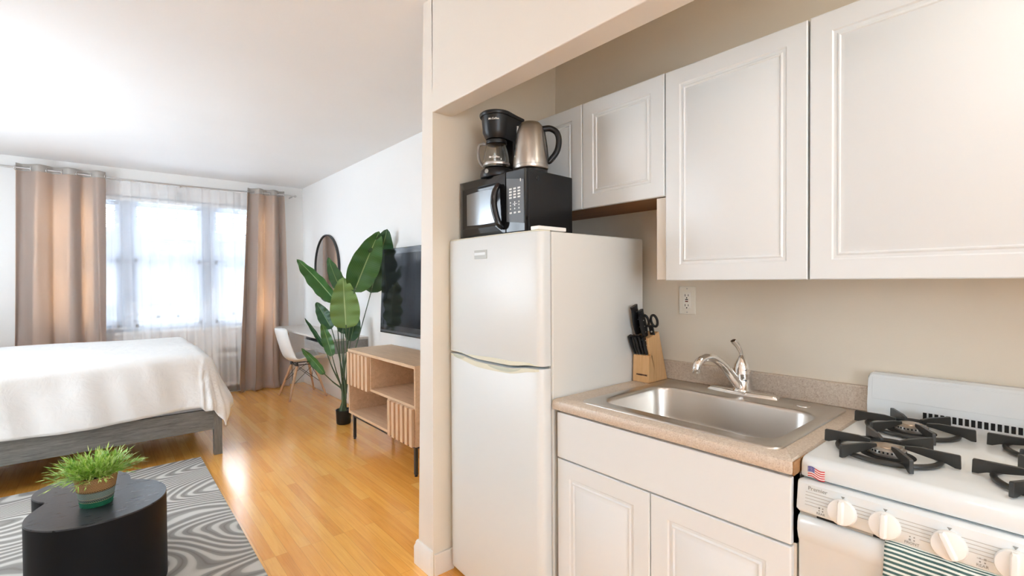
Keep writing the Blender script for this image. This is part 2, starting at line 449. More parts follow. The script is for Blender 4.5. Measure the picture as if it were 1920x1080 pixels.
# baseboards
def baseboard(name, pts, h=.115, t=.016):
    mb = MB(); prof = [(0, 0), (t, 0), (t, h*.72), (t*.65, h*.85), (t*.6, h*.92), (t*.3, h), (0, h)]
    rings = []
    for i, (x, y, nx, ny) in enumerate(pts):
        rings.append([(x + nx*a, y + ny*a, b) for a, b in prof])
    mb.loft(rings); return struct(name, mb, M_TRIM, smooth=30)
baseboard('baseboard_partition', [(XP, 1.902, -1, 0), (XP, 2.036, -1, 1), (XW, 2.036, 0, 1)])
baseboard('baseboard_right', [(XW, 2.04, -1, 0), (XW, YW, -1, 0)])
baseboard('baseboard_back', [(XL, YW, 0, -1), (XW, YW, 0, -1)])
baseboard('baseboard_left', [(XL, YB, 1, 0), (XL, YW, 1, 0)])
struct('baseboard_jamb', MB().box(XP+.002, 1.24, 1.889, 1.901, .0, .10), M_CREAM, bevel=.003)
struct('trim_1', MB().box(XL, XW, YW-.012, YW, 2.50, 2.515), M_WALL)

# window: three double hung sashes divided by two wide posts
mb = MB()
for a, b in ((WX0, WX0+.05), (.135, .27), (.90, 1.04), (WX1-.05, WX1)): mb.box(a, b, YW+.03, YW+.12, WZ0, WZ1)
mb.box(WX0, WX1, YW+.031, YW+.119, WZ0, WZ0+.04).box(WX0, WX1, YW+.031, YW+.119, WZ1-.06, WZ1)
win = struct('window_1', mb, M_PVC, bevel=.003)
sill = build('window_sill', MB().box(WX0-.04, WX1+.04, YW-.018, YW+.06, WZ0-.035, WZ0), M_TRIM, win, bevel=.004)
for (a, b, bars) in ((WX0+.05, .135, (-.3, -.09)), (.27, .90, (.485, .675)), (1.04, WX1-.05, (1.255, 1.46))):
    for (z0, z1, y) in ((WZ0+.04, 1.625, YW+.045), (1.545, WZ1-.06, YW+.08)):
        mb = MB()
        mb.box(a, a+.03, y, y+.03, z0, z1).box(b-.03, b, y, y+.03, z0, z1).box(a, b, y, y+.03, z0, z0+.035).box(a, b, y, y+.03, z1-.04, z1)
        sh = build('window_sash', mb, M_PVC, win)
        build('window_pane', MB().box(a+.02, b-.02, y+.013, y+.017, z0+.02, z1-.02), M_PANE, sh)
    mb = MB()
    for x in bars: mb.box(x-.017, x+.017, YW+.125, YW+.14, WZ0+.03, WZ1-.05)
    mb.box(a, b, YW+.125, YW+.14, .947, .980)
    build('window_guard', mb, M_PVC, win)
# blinds behind the sheer
for i, (a, b) in enumerate(((WX0+.06, .20), (.21, .97), (.98, WX1-.06))):
    t = thing('window_blind', ('white slatted window blind behind the left curtain', 'white slatted window blind over the middle pane behind the sheer', 'white slatted window blind behind the right curtain')[i], 'blind', (a, YW+.012, WZ1-.05), group='window blinds')
    build('head_rail', MB().box(a, b, YW-.012, YW+.022, WZ1-.055, WZ1-.015), M_TRIM, t)
    mb = MB(); z = WZ1 - .08
    zb = WZ0+.06 if i == 0 else (1.15 if i == 1 else 1.3)
    while z > zb:
        mb.obox(((a+b)/2, YW+.008, z), ((b-a)/2, 0, 0), (0, .0125, -.0035), (0, .0002, .0006)); z -= .0235
    build('slats', mb, M_BLIND, t)
    build('bottom_rail', MB().box(a, b, YW-.004, YW+.018, zb-.03, zb-.015), M_TRIM, t)
    for x in (a+.12, b-.12): build('ladder_cord', MB().box(x-.001, x+.001, YW-.007, YW-.005, zb-.02, WZ1-.05), M_WHITEPL, t)
    if i == 1:
        mb = MB(); c = at(336, 370, y=YW-.02)
        for k in range(4): mb.box(c.x-.028, c.x+.028, YW-.024, YW-.021, c.z-.055+k*.03, c.z-.043+k*.03)
        build('lock_slots', mb, M_GREYPRINT, t)

# building across the street
t = thing('building', 'pale building seen blown out through the window and sheer', 'building', (0, 22, -6))
build('facade', MB().box(-14, 16, 22, 30, -6, 3.1), M_FACADE, t)
for z in (-3, -.2, 2.4):
    for x in range(-13, 15, 3): build('window', MB().box(x, x+1.4, 21.95, 22.02, z-1.4, z), M_FACADEW, t)
build('cornice', MB().box(-14, 16, 21.6, 22, 3.0, 3.3), M_FACADE, t)

# made-up ceiling lamps out of view, added to lighten the kitchen
for i, ((x, y, z), pw) in enumerate(FILL_LAMPS):
    t = thing('fill_lamp', ('added round fill lamp on the unseen ceiling nearest the kitchen', 'added round fill lamp on the unseen ceiling over the stove')[i], 'lamp', (x, y, CEIL))
    me = mat('fill lamp diffuser', (.9, .9, .88), .4); P_(me).inputs['Emission Color'].default_value = (1, .96, .9, 1); P_(me).inputs['Emission Strength'].default_value = 5
    build('fill_lamp_base', MB().lathe([(.2, CEIL), (.2, CEIL-.02), (.17, CEIL-.025)], (x, y, 0), 32, cap0=True, cap1=True), M_NICKEL, t, smooth=40)
    build('fill_lamp_diffuser', MB().lathe([(.17, CEIL-.024), (.165, CEIL-.045), (.11, CEIL-.065), (.02, CEIL-.072)], (x, y, 0), 32, cap1=True), me, t, smooth=60)
    ld = bpy.data.lights.new('fill_light', 'AREA'); ld.shape = 'DISK'; ld.size = .34; ld.energy = pw; ld.color = (1, .965, .92)
    lo = bpy.data.objects.new('fill_light', ld); COL.objects.link(lo); lo.parent = t; lo.location = (0, 0, -.085)

# ------------------------------------------------------------------ kitchen
def panel(xf, y0, y1, z0, z1, th=.019, fr=.058, strong=1.0):
    """Raised panel front facing -X."""
    mb = MB()
    seq = [(0, th), (0, .003), (.003, 0), (fr, 0), (fr+.004, .004*strong), (fr+.012, .0045*strong), (fr+.016, .001), (fr+.019, .001), (fr+.022, .0045*strong), (fr+.030, .003*strong), (fr+.034, .0012)]
    rings = [[(xf+d, y0+i, z0+i), (xf+d, y1-i, z0+i), (xf+d, y1-i, z1-i), (xf+d, y0+i, z1-i)] for i, d in seq]
    return mb.loft(rings)
XU = 1.63
# wall cabinets
def wall_cab(name_label, y0, y1, z0, z1, doors, strip=0.0, under=M_CARC, cat='cabinet'):
    t = thing('wall_cabinet', name_label, cat, (XU+.02, y0, z0), group='white wall cabinets')
    mb = MB()
    mb.box(XU+.021, XK, y0, y1+strip, z0+.004, z1)
    build('body', mb, M_CARC, t, bevel=.001)
    build('underside', MB().box(XU+.024, XK, y0+.001, y1+strip-.002, z0+.001, z0+.0039), under, t)
    for a, b in doors:
        d = build('door', panel(XU, a, b, z0-.001, z1-.002), M_FOIL, t, smooth=35)
    return t
ZT = 2.137
wall_cab('white wall cabinet with two short doors above the fridge', 1.021, 1.88, 1.672, ZT, ((1.430, 1.868), (1.018, 1.427)), 0, M_BROWN)
wall_cab('tall single-door white wall cabinet left of the wide door, above the sink', .529, 1.013, 1.35, ZT-.001, ((.530, 1.013),), 0)
wall_cab('wide white wall cabinet above the stove, at the right', -.16, .525, 1.35, ZT, ((-.158, .524),), 0)
struct('trim_2', MB().box(XU+.018, XU+.04, 1.0135, 1.062, 1.352, 1.668), M_CARC, bevel=.001)

# base cabinet
t = thing('sink_cabinet', 'white base cabinet with a false drawer front under the sink', 'cabinet', (1.30, .44, 0))
build('body', MB().box(1.29, XK-.03, .441, 1.243, .09, .70).box(1.29, 1.31, .441, 1.243, .70, .872).box(1.29, XK-.03, .441, .46, .70, .872).box(1.29, XK-.03, 1.225, 1.243, .70, .872), M_CARC, t)
build('toe_kick', MB().box(1.34, 1.36, .441, 1.243, .002, .09), M_CARC, t)
build('drawer_front', MB().box(1.27, 1.289, .447, 1.240, .700, .866), M_FOIL, t, bevel=.003)
build('door', panel(1.27, .847, 1.240, .10, .6945, strong=1.3), M_FOIL, t, smooth=35)
build('door', panel(1.27, .447, .8435, .10, .6945, strong=1.3), M_FOIL, t, smooth=35)

# worktop with the sink opening, backsplash
OX0, OX1, OY0, OY1 = 1.352, 1.80, .515, 1.125
t = thing('worktop', 'beige speckled laminate worktop around the sink with backsplash', 'worktop', (1.257, .44, .875))
def R4(i, z, x0=1.257, x1=XK-.002, y0=.4405, y1=1.2545):
    return rrect(x0+i, x1, y0+(i if i else 0)*.5, y1-i*.3, .004, z, 6)
hole = lambda z: rrect(OX0, OX1, OY0, OY1, .07, z, 6)
rings = [R4(.012, .874), R4(.003, .877), R4(0, .886), R4(0, .900), R4(.003, .908), R4(.010, .9125), hole(.9125), hole(.874)]
build('slab', MB().loft(rings, False, False, loop=True), M_COUNTER, t, smooth=35)
build('end_strip', MB().box(1.262, 1.36, .4375, .4404, .876, .909), wood('worn brown edge', (.33, .17, .07), (.42, .25, .12), (.22, .10, .04), 'x'), t)
build('backsplash', MB().box(1.905, XK-.001, .4405, 1.2545, .9125, .995), M_COUNTER, t, bevel=.004)

# sink
t = thing('sink', 'single-bowl stainless steel drop-in sink', 'sink', (1.60, .82, .913))
def rr(x0, x1, y0, y1, r, z): return rrect(x0, x1, y0, y1, r, z, 8)
zs = .9135
rings = [rr(1.302, 1.888, .488, 1.160, .035, zs-.001), rr(1.303, 1.887, .489, 1.159, .035, zs+.002), rr(1.308, 1.882, .494, 1.154, .033, zs+.0045), rr(1.318, 1.872, .504, 1.144, .03, zs+.0035),
         rr(1.352, 1.752, .522, 1.118, .075, zs+.0035), rr(1.357, 1.747, .527, 1.113, .072, zs), rr(1.360, 1.744, .530, 1.110, .07, zs-.01),
         rr(1.366, 1.738, .536, 1.104, .07, zs-.11), rr(1.374, 1.730, .544, 1.096, .068, zs-.135), rr(1.392, 1.712, .562, 1.078, .06, zs-.152), rr(1.43, 1.675, .60, 1.04, .05, zs-.157),
         rr(1.51, 1.59, .78, .86, .039, zs-.160)]
build('basin', MB().loft(rings, False, True), M_STEEL, t, smooth=50)
build('drain', MB().lathe([(.045, 0), (.043, .003), (.03, .002), (.028, -.004), (.002, -.004)], (1.55, .82, zs-.1595), 24, cap1=True), M_CHROME, t, smooth=40)
hc = at(1515, 762, z=zs+.004)
build('hole_cover', MB().lathe([(.021, 0), (.020, .003), (.002, .0045)], (1.815, .60, zs+.003), 24, cap1=True), M_STEEL, t, smooth=40)

# faucet
FX, FY = 1.842, .820
t = thing('faucet', 'chrome single-lever kitchen faucet behind the sink bowl', 'faucet', (FX, FY, .917))
mb = MB()
rg = []
for i, (w, l, z) in enumerate(((.029, .130, .917), (.028, .129, .927), (.022, .122, .932))):
    rg.append([Vector((FX + w*cos(a), FY + l*max(-1, min(1, 1.12*sin(a))), z)) for a in [2*PI*k/40 for k in range(40)]])
build('deck_plate', mb.loft(rg), M_CHROME, t, smooth=50)
build('body', MB().lathe([(.033, .930), (.033, .937), (.028, .940), (.0275, .99), (.0288, .993), (.0288, .997), (.0278, 1.0), (.0288, 1.012), (.0262, 1.028), (.017, 1.048), (.0095, 1.063), (.002, 1.067)], (FX, FY, 0), 32, cap0=True, cap1=True), M_CHROME, t, smooth=60)
build('lever', MB().tube([(FX, FY, 1.058), (FX-.004, FY+.004, 1.078), (FX-.012, FY+.010, 1.098), (FX-.022, FY+.016, 1.113), (FX-.030, FY+.020, 1.120)], [.0075, .009, .012, .0155, .012], 14, flat=.55, up=(-1, .3, .6)), M_CHROME, t, smooth=60)
sp = [(FX-.004, FY, .94), (FX-.03, FY+.008, .965), (FX-.07, FY+.02, 1.01), (FX-.105, FY+.03, 1.042), (FX-.14, FY+.04, 1.062), (FX-.172, FY+.05, 1.068), (FX-.198, FY+.058, 1.060), (FX-.214, FY+.063, 1.044), (FX-.219, FY+.065, 1.030)]
def smooth_pts(p, n=5):
    p = [Vector(q) for q in p]; out = []
    for i in range(len(p)-1):
        a, b, c, d = p[max(i-1, 0)], p[i], p[i+1], p[min(i+2, len(p)-1)]
        for k in range(n):
            u = k/n; out.append(.5*((2*b) + (c-a)*u + (2*a-5*b+4*c-d)*u*u + (3*b-a-3*c+d)*u**3))
    out.append(p[-1]); return out
q = smooth_pts(sp, 4)
build('spout', MB().tube(q, [.019 - .004*min(1, i/14) for i in range(len(q))], 18), M_CHROME, t, smooth=60)
build('aerator', MB().lathe([(.0125, 1.016), (.014, 1.018), (.014, 1.032), (.012, 1.034)], (FX-.2195, FY+.065, 0), 20, cap0=True, cap1=True), M_CHROME, t, smooth=40)

# outlet
t = thing('wall_outlet', 'cream wall outlet with test buttons under the wall cabinet', 'outlet', (XK, 1.091, 1.262))
build('cover_plate', MB().box(XK-.006, XK, 1.053, 1.130, 1.201, 1.323), mat('ivory plastic', (.82, .79, .70), .35), t, bevel=.003)
build('socket_face', MB().box(XK-.009, XK-.004, 1.073, 1.110, 1.227, 1.297), mat('light ivory plastic', (.86, .84, .77), .3), t, bevel=.001)
for z in (1.284, 1.241):
    mb = MB()
    mb.box(XK-.0096, XK-.0085, 1.083, 1.0855, z-.004, z+.004).box(XK-.0096, XK-.0085, 1.0975, 1.100, z-.005, z+.005)
    mb.lathe([(.0028, XK-.0096), (.0028, XK-.0085)], (0, 1.0915, z-.011), 10, ax='x', cap0=True)
    build('socket_holes', mb, M_HOLE, t)
build('test_button', MB().box(XK-.0105, XK-.0088, 1.085, 1.098, 1.264, 1.268), M_BLACK, t)
build('reset_button', MB().box(XK-.0105, XK-.0088, 1.085, 1.098, 1.2555, 1.2605), mat('dark red plastic', (.12, .02, .015), .4), t)
for z in (1.313, 1.211): build('screw', MB().lathe([(.003, XK-.0072), (.003, XK-.005)], (0, 1.0915, z), 10, ax='x', cap0=True), M_NICKEL, t)

# ------------------------------------------------------------------ fridge
FY0, FY1, FZ = 1.262, 1.872, 1.537
t = thing('refrigerator', 'white two-door top-freezer refrigerator beside the sink cabinet', 'refrigerator', (1.56, 1.57, 0))
build('cabinet', MB().box(1.270, 1.850, FY0+.001, FY1, .03, FZ-.002), M_APPL2, t, bevel=.006)
build('gasket', MB().box(1.2605, 1.2705, FY0+.009, FY1-.008, .05, FZ-.012), M_GREY, t)
build('base_grille', MB().box(1.30, 1.33, FY0+.01, FY1-.01, .012, .048), M_HOLE, t)
def xf(y):
    u = (y - FY0)/(FY1 - FY0); e = min(u, 1-u)*(FY1-FY0)
    r = .026
    c = 0 if e >= r else r - math.sqrt(max(0, r*r - (r-e)**2))
    return 1.2085 - .012*(1 - (2*u-1)**2) + c
def gapz(y):
    u = (FY1 - y)/(FY1 - FY0)      # 0 at left
    s = lambda a, b: (lambda k: k*k*(3-2*k))(max(0, min(1, (u-a)/(b-a))))
    return 1.031 - .013*s(.13, .42) + .013*s(.72, .92) - .0
ys = [FY0 + .026*(1-cos(PI/2*k/6)) for k in range(7)] + [FY0 + .026 + (FY1-FY0-.052)*k/26 for k in range(1, 26)] + [FY1 - .026*(1-cos(PI/2*k/6)) for k in range(6, -1, -1)]
def door_slab(zlo, zhi, off=0, xb=1.2605, dz=.004):
    rings = []
    for y in ys:
        a, b, x = zlo(y), zhi(y), xf(y) - off
        rings.append([(xb, y, a), (x+dz, y, a), (x+.001, y, a+dz*.4), (x, y, a+dz), (x, y, b-dz), (x+.001, y, b-dz*.4), (x+dz, y, b), (xb, y, b)])
    return MB().loft(rings)
df = build('freezer_door', door_slab(lambda y: gapz(y)+.004, lambda y: FZ-.003), M_FRIDGE, t, smooth=35)
dd = build('refrigerator_door', door_slab(lambda y: .045, lambda y: gapz(y)-.006), M_FRIDGE, t, smooth=35)
build('top_trim', door_slab(lambda y: FZ-.003, lambda y: FZ+.0005, -.001, dz=.001), M_CREAMPL, df)
def strip(z0f, z1f, off, ylo, yhi, taper=True):
    rings = []
    for k in range(41):
        y = ylo + (yhi-ylo)*k/40; a, b = z0f(y), z1f(y); x = xf(y)
        rings.append([(x+.001, y, a), (x-off, y, a+.001), (x-off, y, b-.001), (x+.001, y, b)])
    return MB().loft(rings)
tp = lambda y, a, b: (sin(PI*max(0, min(1, (y-a)/(b-a)))))**.6 if a < y < b else 0
build('handle_trim', strip(lambda y: gapz(y)+.0045, lambda y: gapz(y)+.008+.016*tp(y, FY0+.03, FY1-.16), .0015, FY0+.012, FY1-.02), M_CREAMPL, df)
build('handle_trim', strip(lambda y: gapz(y)-.014-.016*tp(y, FY0+.01, FY1-.01), lambda y: gapz(y)-.0065, .0015, FY0+.012, FY1-.012), M_CREAMPL, dd)
for (a, b) in ((FY1-.14, FY1-.045), (FY0+.10, FY0+.30)):
    build('grip_recess', strip(lambda y: gapz(y)-.0095-.014*tp(y, a, b), lambda y: gapz(y)-.008, .0024, a, b), mat('sage grip plastic', (.50, .53, .44), .5), dd)
def on_door(y): return xf(y)
build('maker_badge', MB().box(1.1945, 1.199, 1.562, 1.648, 1.444, 1.480), mat('grey badge', (.42, .43, .41), .35), df, bevel=.001)
build('badge_stripe', MB().box(1.1938, 1.1948, 1.572, 1.646, 1.459, 1.470), M_APPL, df)
build('hinge_cover', MB().box(1.2085, 1.355, 1.268, 1.312, FZ+.001, FZ+.016), M_WHITEPL, t, bevel=.003)
for x in (1.31, 1.80):
    for y in (FY0+.05, FY1-.05): build('leveling_foot', MB().lathe([(.018, 0), (.018, .012), (.008, .014), (.008, .031)], (x, y, 0), 12, cap0=True), M_BLACK, t)

# ------------------------------------------------------------------ microwave (local: front faces -X, width along Y)
MWZ = FZ + .001
mw_w, mw_d, mw_h = .432, .300, .268
mang = math.atan2(.021, .431)
t = thing('microwave', 'black countertop microwave standing on top of the refrigerator', 'microwave', (1.2885, 1.434, MWZ), mang)
# local frame: x depth, y width from the right-front corner
build('case', MB().box(.022, mw_d, .0, mw_w, .012, mw_h), M_BLACK, t, local=True, bevel=.004)
for x in (.04, .25):
    for y in (.04, mw_w-.04): build('foot', MB().lathe([(.014, 0), (.014, .013)], (x, y, 0), 12, cap0=True), M_BLACK, t, local=True)
YC = .115          # boundary between control panel and door
build('control_panel', MB().extr([(.022, 0, .013), (.022, 0, mw_h), (.022, YC, mw_h), (.022, YC, .013)], (-.018, 0, 0)), M_BLACKG, t, local=True, bevel=.004)
build('keypad', MB().extr([(.004, .006, .046), (.004, YC-.006, .06), (.004, YC-.006, mw_h-.028), (.004, .006, mw_h-.045)][::1], (-.0015, 0, 0)).move((0, 0, 0)), mat('charcoal keypad', (.10, .105, .11), .4), t, local=True)
mb = MB()
for r_, z in enumerate((.192, .180, .168, .156)):
    for c_ in range(3): mb.box(.0015, .0026, .026+c_*.025, .026+c_*.025+.015, z-.0035, z+.0035)
build('key_legends', mb, M_WHITEPRINT, t, local=True); mb = MB()
for r_, z in enumerate((.136, .124, .110)):
    for c_ in range(3): mb.box(.0015, .0026, .031+c_*.025, .031+c_*.025+.005, z-.003, z+.003)
mb.box(.0015, .0026, .045, .07, .1285, .1305)
for c_ in range(3): mb.box(.0015, .0026, .026+c_*.025, .026+c_*.025+.013, .090, .097)
build('number_keys', mb, M_WHITEPRINT, t, local=True)
build('clock_mark', MB().box(.0015, .0026, .022, .026, .216, .228), M_WHITEPRINT, t, local=True)
# door with window
y0, y1 = YC+.001, mw_w
def arc(yv, base, amp): u = (yv-y0)/(y1-y0); return base + amp*(4*u*(1-u))
wy0, wy1 = y0+.06, y1-.055
rings = []
def door_ring(i, x, z_lo, z_hi, ya, yb, n=14, amp=0):
    pts = []
    for k in range(n+1):
        y = ya + (yb-ya)*k/n; pts.append((x, y, arc(y, z_lo, -amp*.6)))
    for k in range(n+1):
        y = yb + (ya-yb)*k/n; pts.append((x, y, arc(y, z_hi, amp)))
    return pts
dm = MB().loft([door_ring(0, .022, .013, mw_h, y0, y1), door_ring(0, .008, .013, mw_h, y0, y1), door_ring(0, .004, .017, mw_h-.004, y0+.002, y1-.005),
                door_ring(0, -.004, .050, mw_h-.040, wy0-.012, wy1+.022, amp=.004), door_ring(0, .003, .068, mw_h-.066, wy0, wy1, amp=.012)], True, True)
mwd = build('door', dm, M_BLACKG, t, local=True, smooth=30)
build('window', MB().extr(door_ring(0, .0025, .070, mw_h-.069, wy0+.002, wy1-.002, amp=.012), (-.0015, 0, 0)), M_REFL, mwd, local=True)
build('handle', MB().tube(smooth_pts([(.000, y0+.012, .036), (-.018, y0+.020, .055), (-.030, y0+.030, .105), (-.032, y0+.034, .145), (-.026, y0+.032, .19), (-.008, y0+.026, .222)], 5), [.010, .011, .012, .013, .0135, .014, .014, .014, .014, .0145, .0145, .0145, .0145, .0145, .0145, .0145, .0145, .0145, .014, .0135, .013, .0125, .012, .011, .010, .009], 14), M_BLACKG, mwd, local=True, smooth=60)
build('maker_name', text_mb('EMERSON', .0125, (.0035, y1-.038, mw_h-.021), bold=.0003), M_WHITEPRINT, mwd, local=True)
build('side_vent', MB().lathe([(.009, -.0012), (.007, -.002), (.002, -.001)], (.075, 0, mw_h-.033), 16, ax='y', cap1=True), M_BLACKG, t, local=True)
build('power_cord', MB().tube(smooth_pts([(.30, .05, .05), (.36, .04, .02), (.42, .02, .01), (.50, -.03, .004), (.55, -.06, .006)], 4), .0028, 6), M_BLACK, t, local=True)
MWT = MWZ + mw_h

# ------------------------------------------------------------------ kettle
KX, KY = 1.405, 1.522
t = thing('electric_kettle', 'brushed steel electric kettle with black handle on top of the microwave', 'kettle', (KX, KY, MWT), 0)
build('power_base', MB().lathe([(.070, 0), (.073, .004), (.072, .014), (.06, .016)], (0, 0, 0), 32, cap0=True, cap1=True), M_BLACK, t, local=True, smooth=40)
build('body', MB().lathe([(.066, .016), (.074, .020), (.0755, .026), (.073, .06), (.067, .12), (.059, .18), (.054, .200), (.049, .210), (.044, .2135)], (0, 0, 0), 48, cap0=True), M_KETTLE, t, local=True, smooth=50)
build('lid', MB().lathe([(.046, .2125), (.040, .220), (.012, .223), (.002, .2235)], (0, 0, 0), 32, cap1=True), M_KETTLE, t, local=True, smooth=50)
hd = (cx*1.0); hd.z = 0; hd.normalize()    # the handle points along the wall, to the viewer's right
hk = lambda r_, z: (hd.x*r_, hd.y*r_, z)
pts = smooth_pts([hk(.052, .196), hk(.085, .198), hk(.113, .180), hk(.122, .145), hk(.113, .100), hk(.085, .062), hk(.073, .052)], 5)
build('handle', MB().tube(pts, [.013]*(len(pts)-8) + [.013, .013, .012, .012, .011, .010, .009, .008], 14), M_BLACK, t, local=True, smooth=60)
build('handle_spine', MB().tube([hk(.056, .197), hk(.068, .12), hk(.0745, .05)], .0055, 10), M_BLACK, t, local=True, smooth=60)
sd = -hd
build('spout', MB().loft([[Vector((sd.x*a, sd.y*a, z)) + Vector((-sd.y, sd.x, 0))*w for (a, w, z) in rr_] for rr_ in (
    [(.052, .016, .17), (.052, -.016, .17), (.050, -.014, .205), (.050, .014, .205)], [(.060, .008, .182), (.060, -.008, .182), (.060, -.009, .207), (.060, .009, .207)])]), M_KETTLE, t, local=True, smooth=60)
build('water_line', MB().lathe([(.0765, .0355), (.0765, .0365)], (0, 0, 0), 48).move((0, 0, 0)), M_GREYPRINT, t, local=True)

# ------------------------------------------------------------------ coffee maker (local: back along +x)
P1 = at(931, 300, d=2.13); P2 = at(966, 300, d=2.25)
ang = math.atan2(P2.y-P1.y, P2.x-P1.x)
t = thing('coffee_maker', 'black drip coffee maker with glass carafe on top of the microwave', 'coffee maker', (P1.x, P1.y, MWT), ang)
def tear(z, r, back, bw, n=28, x0=0):
    pts = []
    for k in range(n+1):
        a = PI/2 + PI*k/n; pts.append(Vector((x0 + r*cos(a), r*sin(a), z)))
    pts += [Vector((back*.5, -(r*.80+bw*.2), z)), Vector((back*.85, -bw*1.25, z)), Vector((back, -bw*.7, z)), Vector((back, bw*.7, z)), Vector((back*.85, bw*1.25, z)), Vector((back*.5, r*.80+bw*.2, z))]
    return pts
build('base', MB().loft([tear(0, .070, .125, .055), tear(.008, .073, .128, .057), tear(.030, .071, .127, .057), tear(.037, .064, .120, .052)]), M_BLACK, t, local=True, smooth=40)
build('warming_plate', MB().lathe([(.055, .037), (.053, .040), (.002, .040)], (0, 0, 0), 32, cap1=True), M_BLACKM, t, local=True, smooth=40)
build('column', MB().loft([[Vector(p) for p in ((.062, -.050, z), (.058, 0, z), (.062, .050, z), (.110, .052, z), (.126, .030, z), (.126, -.030, z), (.110, -.052, z))] for z in (.034, .20)]), M_BLACK, t, local=True, bevel=.004)
build('brew_head', MB().loft([tear(.170, .046, .125, .050), tear(.180, .052, .126, .052), tear(.198, .060, .128, .054), tear(.262, .065, .130, .056), tear(.268, .066, .131, .056)]), M_BLACK, t, local=True, smooth=40)
build('lid', MB().loft([tear(.266, .071, .134, .058), tear(.271, .074, .137, .058), tear(.279, .074, .137, .058), tear(.284, .068, .130, .052)]), M_BLACK, t, local=True, smooth=40)
cf = build('carafe', MB().lathe([(.050, .041), (.058, .048), (.0595, .060), (.056, .10), (.047, .140), (.042, .152), (.040, .152), (.045, .138), (.0545, .099), (.0575, .061), (.056, .050), (.048, .044), (.002, .044)], (0, 0, 0), 40, cap1=True), M_GLASS, t, local=True, smooth=60)
build('carafe_collar', MB().lathe([(.046, .149), (.047, .153), (.046, .164), (.040, .168), (.002, .169)], (0, 0, 0), 32, cap1=True), M_BLACK, cf, local=True, smooth=50)
build('carafe_band', MB().lathe([(.0600, .054), (.0602, .056), (.0600, .062), (.0595, .064)], (0, 0, 0), 40), M_NICKEL, cf, local=True, smooth=50)
ha = math.atan2(-cx.y, -cx.x) - ang - .25
hh = lambda r_, z: (r_*cos(ha), r_*sin(ha), z)
pts = smooth_pts([hh(.046, .156), hh(.075, .155), hh(.085, .135), hh(.082, .09), hh(.070, .065), hh(.060, .058)], 5)
build('carafe_handle', MB().tube(pts, .0065, 10), mat('clear smoked handle', (.25, .22, .2), .3), cf, local=True, smooth=60)
# logo on the head and on the glass, facing the camera
def logo(z, r, name, par, size):
    a = math.atan2(-P1.y, -P1.x) - ang - .18
    n = Vector((cos(a), sin(a), 0)); right = Vector((0,0,1)).cross(n)
    mb = text_mb('Mr.Coffee', size, n*(r+.0006) + Vector((0, 0, z)), right, (0, 0, 1), bold=.0003)
    # wrap on the round surface
    out = []
    for p in mb.v:
        s_ = (p - n*(r+.0006)).dot(right); h = p.dot(n) - r; b = s_/r
        out.append(n*(r+h)*cos(b) + right*(r+h)*sin(b) + Vector((0, 0, p.z)))
    mb.v = out; build(name, mb, M_WHITEPRINT, par, local=True)
logo(.245, .0648, 'maker_logo', t, .0115)
logo(.082, .0578, 'carafe_logo', cf, .0115)
build('switch', MB().lathe([(.010, 0), (.009, .002), (.002, .0024)], (0, 0, 0), 16, cap1=True).rot(Matrix.Rotation(PI/2, 4, 'Y')).rot(Matrix.Rotation(PI, 4, 'Z')).move((-.0725, 0, .02)), M_GREY, t, local=True, smooth=40)

# ------------------------------------------------------------------ knife block
t = thing('knife_block', 'pale wooden knife block in the corner between fridge and sink', 'knife block', (1.82, 1.21, .9135))
BY0, BY1 = 1.170, 1.250
prism_y = lambda pts, a, b: MB().extr([(x, a, z) for x, z in pts], (0, b-a, 0))
zc = .9135
build('front_tier', prism_y([(1.752, zc), (1.815, zc), (1.778, 1.034), (1.757, 1.028)], BY0, BY1), M_BLOCK, t, bevel=.0015)
build('rear_tier', prism_y([(1.8155, zc), (1.895, zc), (1.830, 1.128), (1.752, 1.104), (1.758, 1.060)], BY0, BY1), M_BLOCK, t, bevel=.0015)
build('maker_mark', text_mb('FARBERWARE', .0085, (1.7525, 1.205, .945), bold=.0005), mat('burnt mark', (.06, .02, .01), .6), t)
# knives: handle axis leans to the viewer like the block
lean = Vector((-.34, 0, 1)).normalized()
def knife(px_, y, z, w, ln, label, rivets=True, lean_=None, thick=.0075, curve=0):
    base = Vector((px_, y, z)); ax = (lean_ or lean).normalized()
    t = thing('knife', label, 'knife', base, 0, 'knives in the wooden block')
    side = Vector((ax.z, 0, -ax.x))     # in the blade's plane, towards the wall
    pts = []
    for k in range(9):
        u = k/8; c = base + ax*(ln*u) - side*curve*sin(PI*u*.6)
        ww = w*(.42 + .10*sin(PI*u*1.3 + .2) + (.10 if k == 8 else 0)); pts.append((c, ww))
    rings = []
    for c, ww in pts:
        rings.append([c + side*ww*cos(a) + Vector((0, 1, 0))*thick*(1 if sin(a) > 0 else -1)*min(1, abs(sin(a))*1.6) for a in [2*PI*(k+.5)/12 for k in range(12)]])
    build('handle', MB().loft(rings), M_BLACK, t, smooth=50)
    build('bolster', MB().obox(base - ax*.006, side*w*.36, Vector((0, 1, 0))*thick*.6, ax*.007), M_NICKEL, t)
    if rivets:
        for u in (.22, .5, .78):
            c = base + ax*(ln*u); build('rivet', MB().lathe([(.0026, -thick-.0006), (.0026, thick+.0006)], (c.x, y, c.z), 10, ax='y', cap0=True, cap1=True), M_NICKEL, t)
knife(1.781, 1.236, 1.122, .056, .125, 'largest black-handled knife at the upper left of the block')
knife(1.790, 1.214, 1.122, .044, .105, 'black-handled knife in the upper row behind the largest knife', True)
knife(1.768, 1.197, 1.110, .036, .095, 'black-handled knife in the upper row beside the scissors')
knife(1.766, 1.243, 1.036, .027, .085, 'steak knife at the left end of the lower row', False, Vector((-.45, .06, 1)), .006, .004)
knife(1.767, 1.230, 1.036, .027, .085, 'steak knife second from the left in the lower row', False, Vector((-.42, .05, 1)), .006, .004)
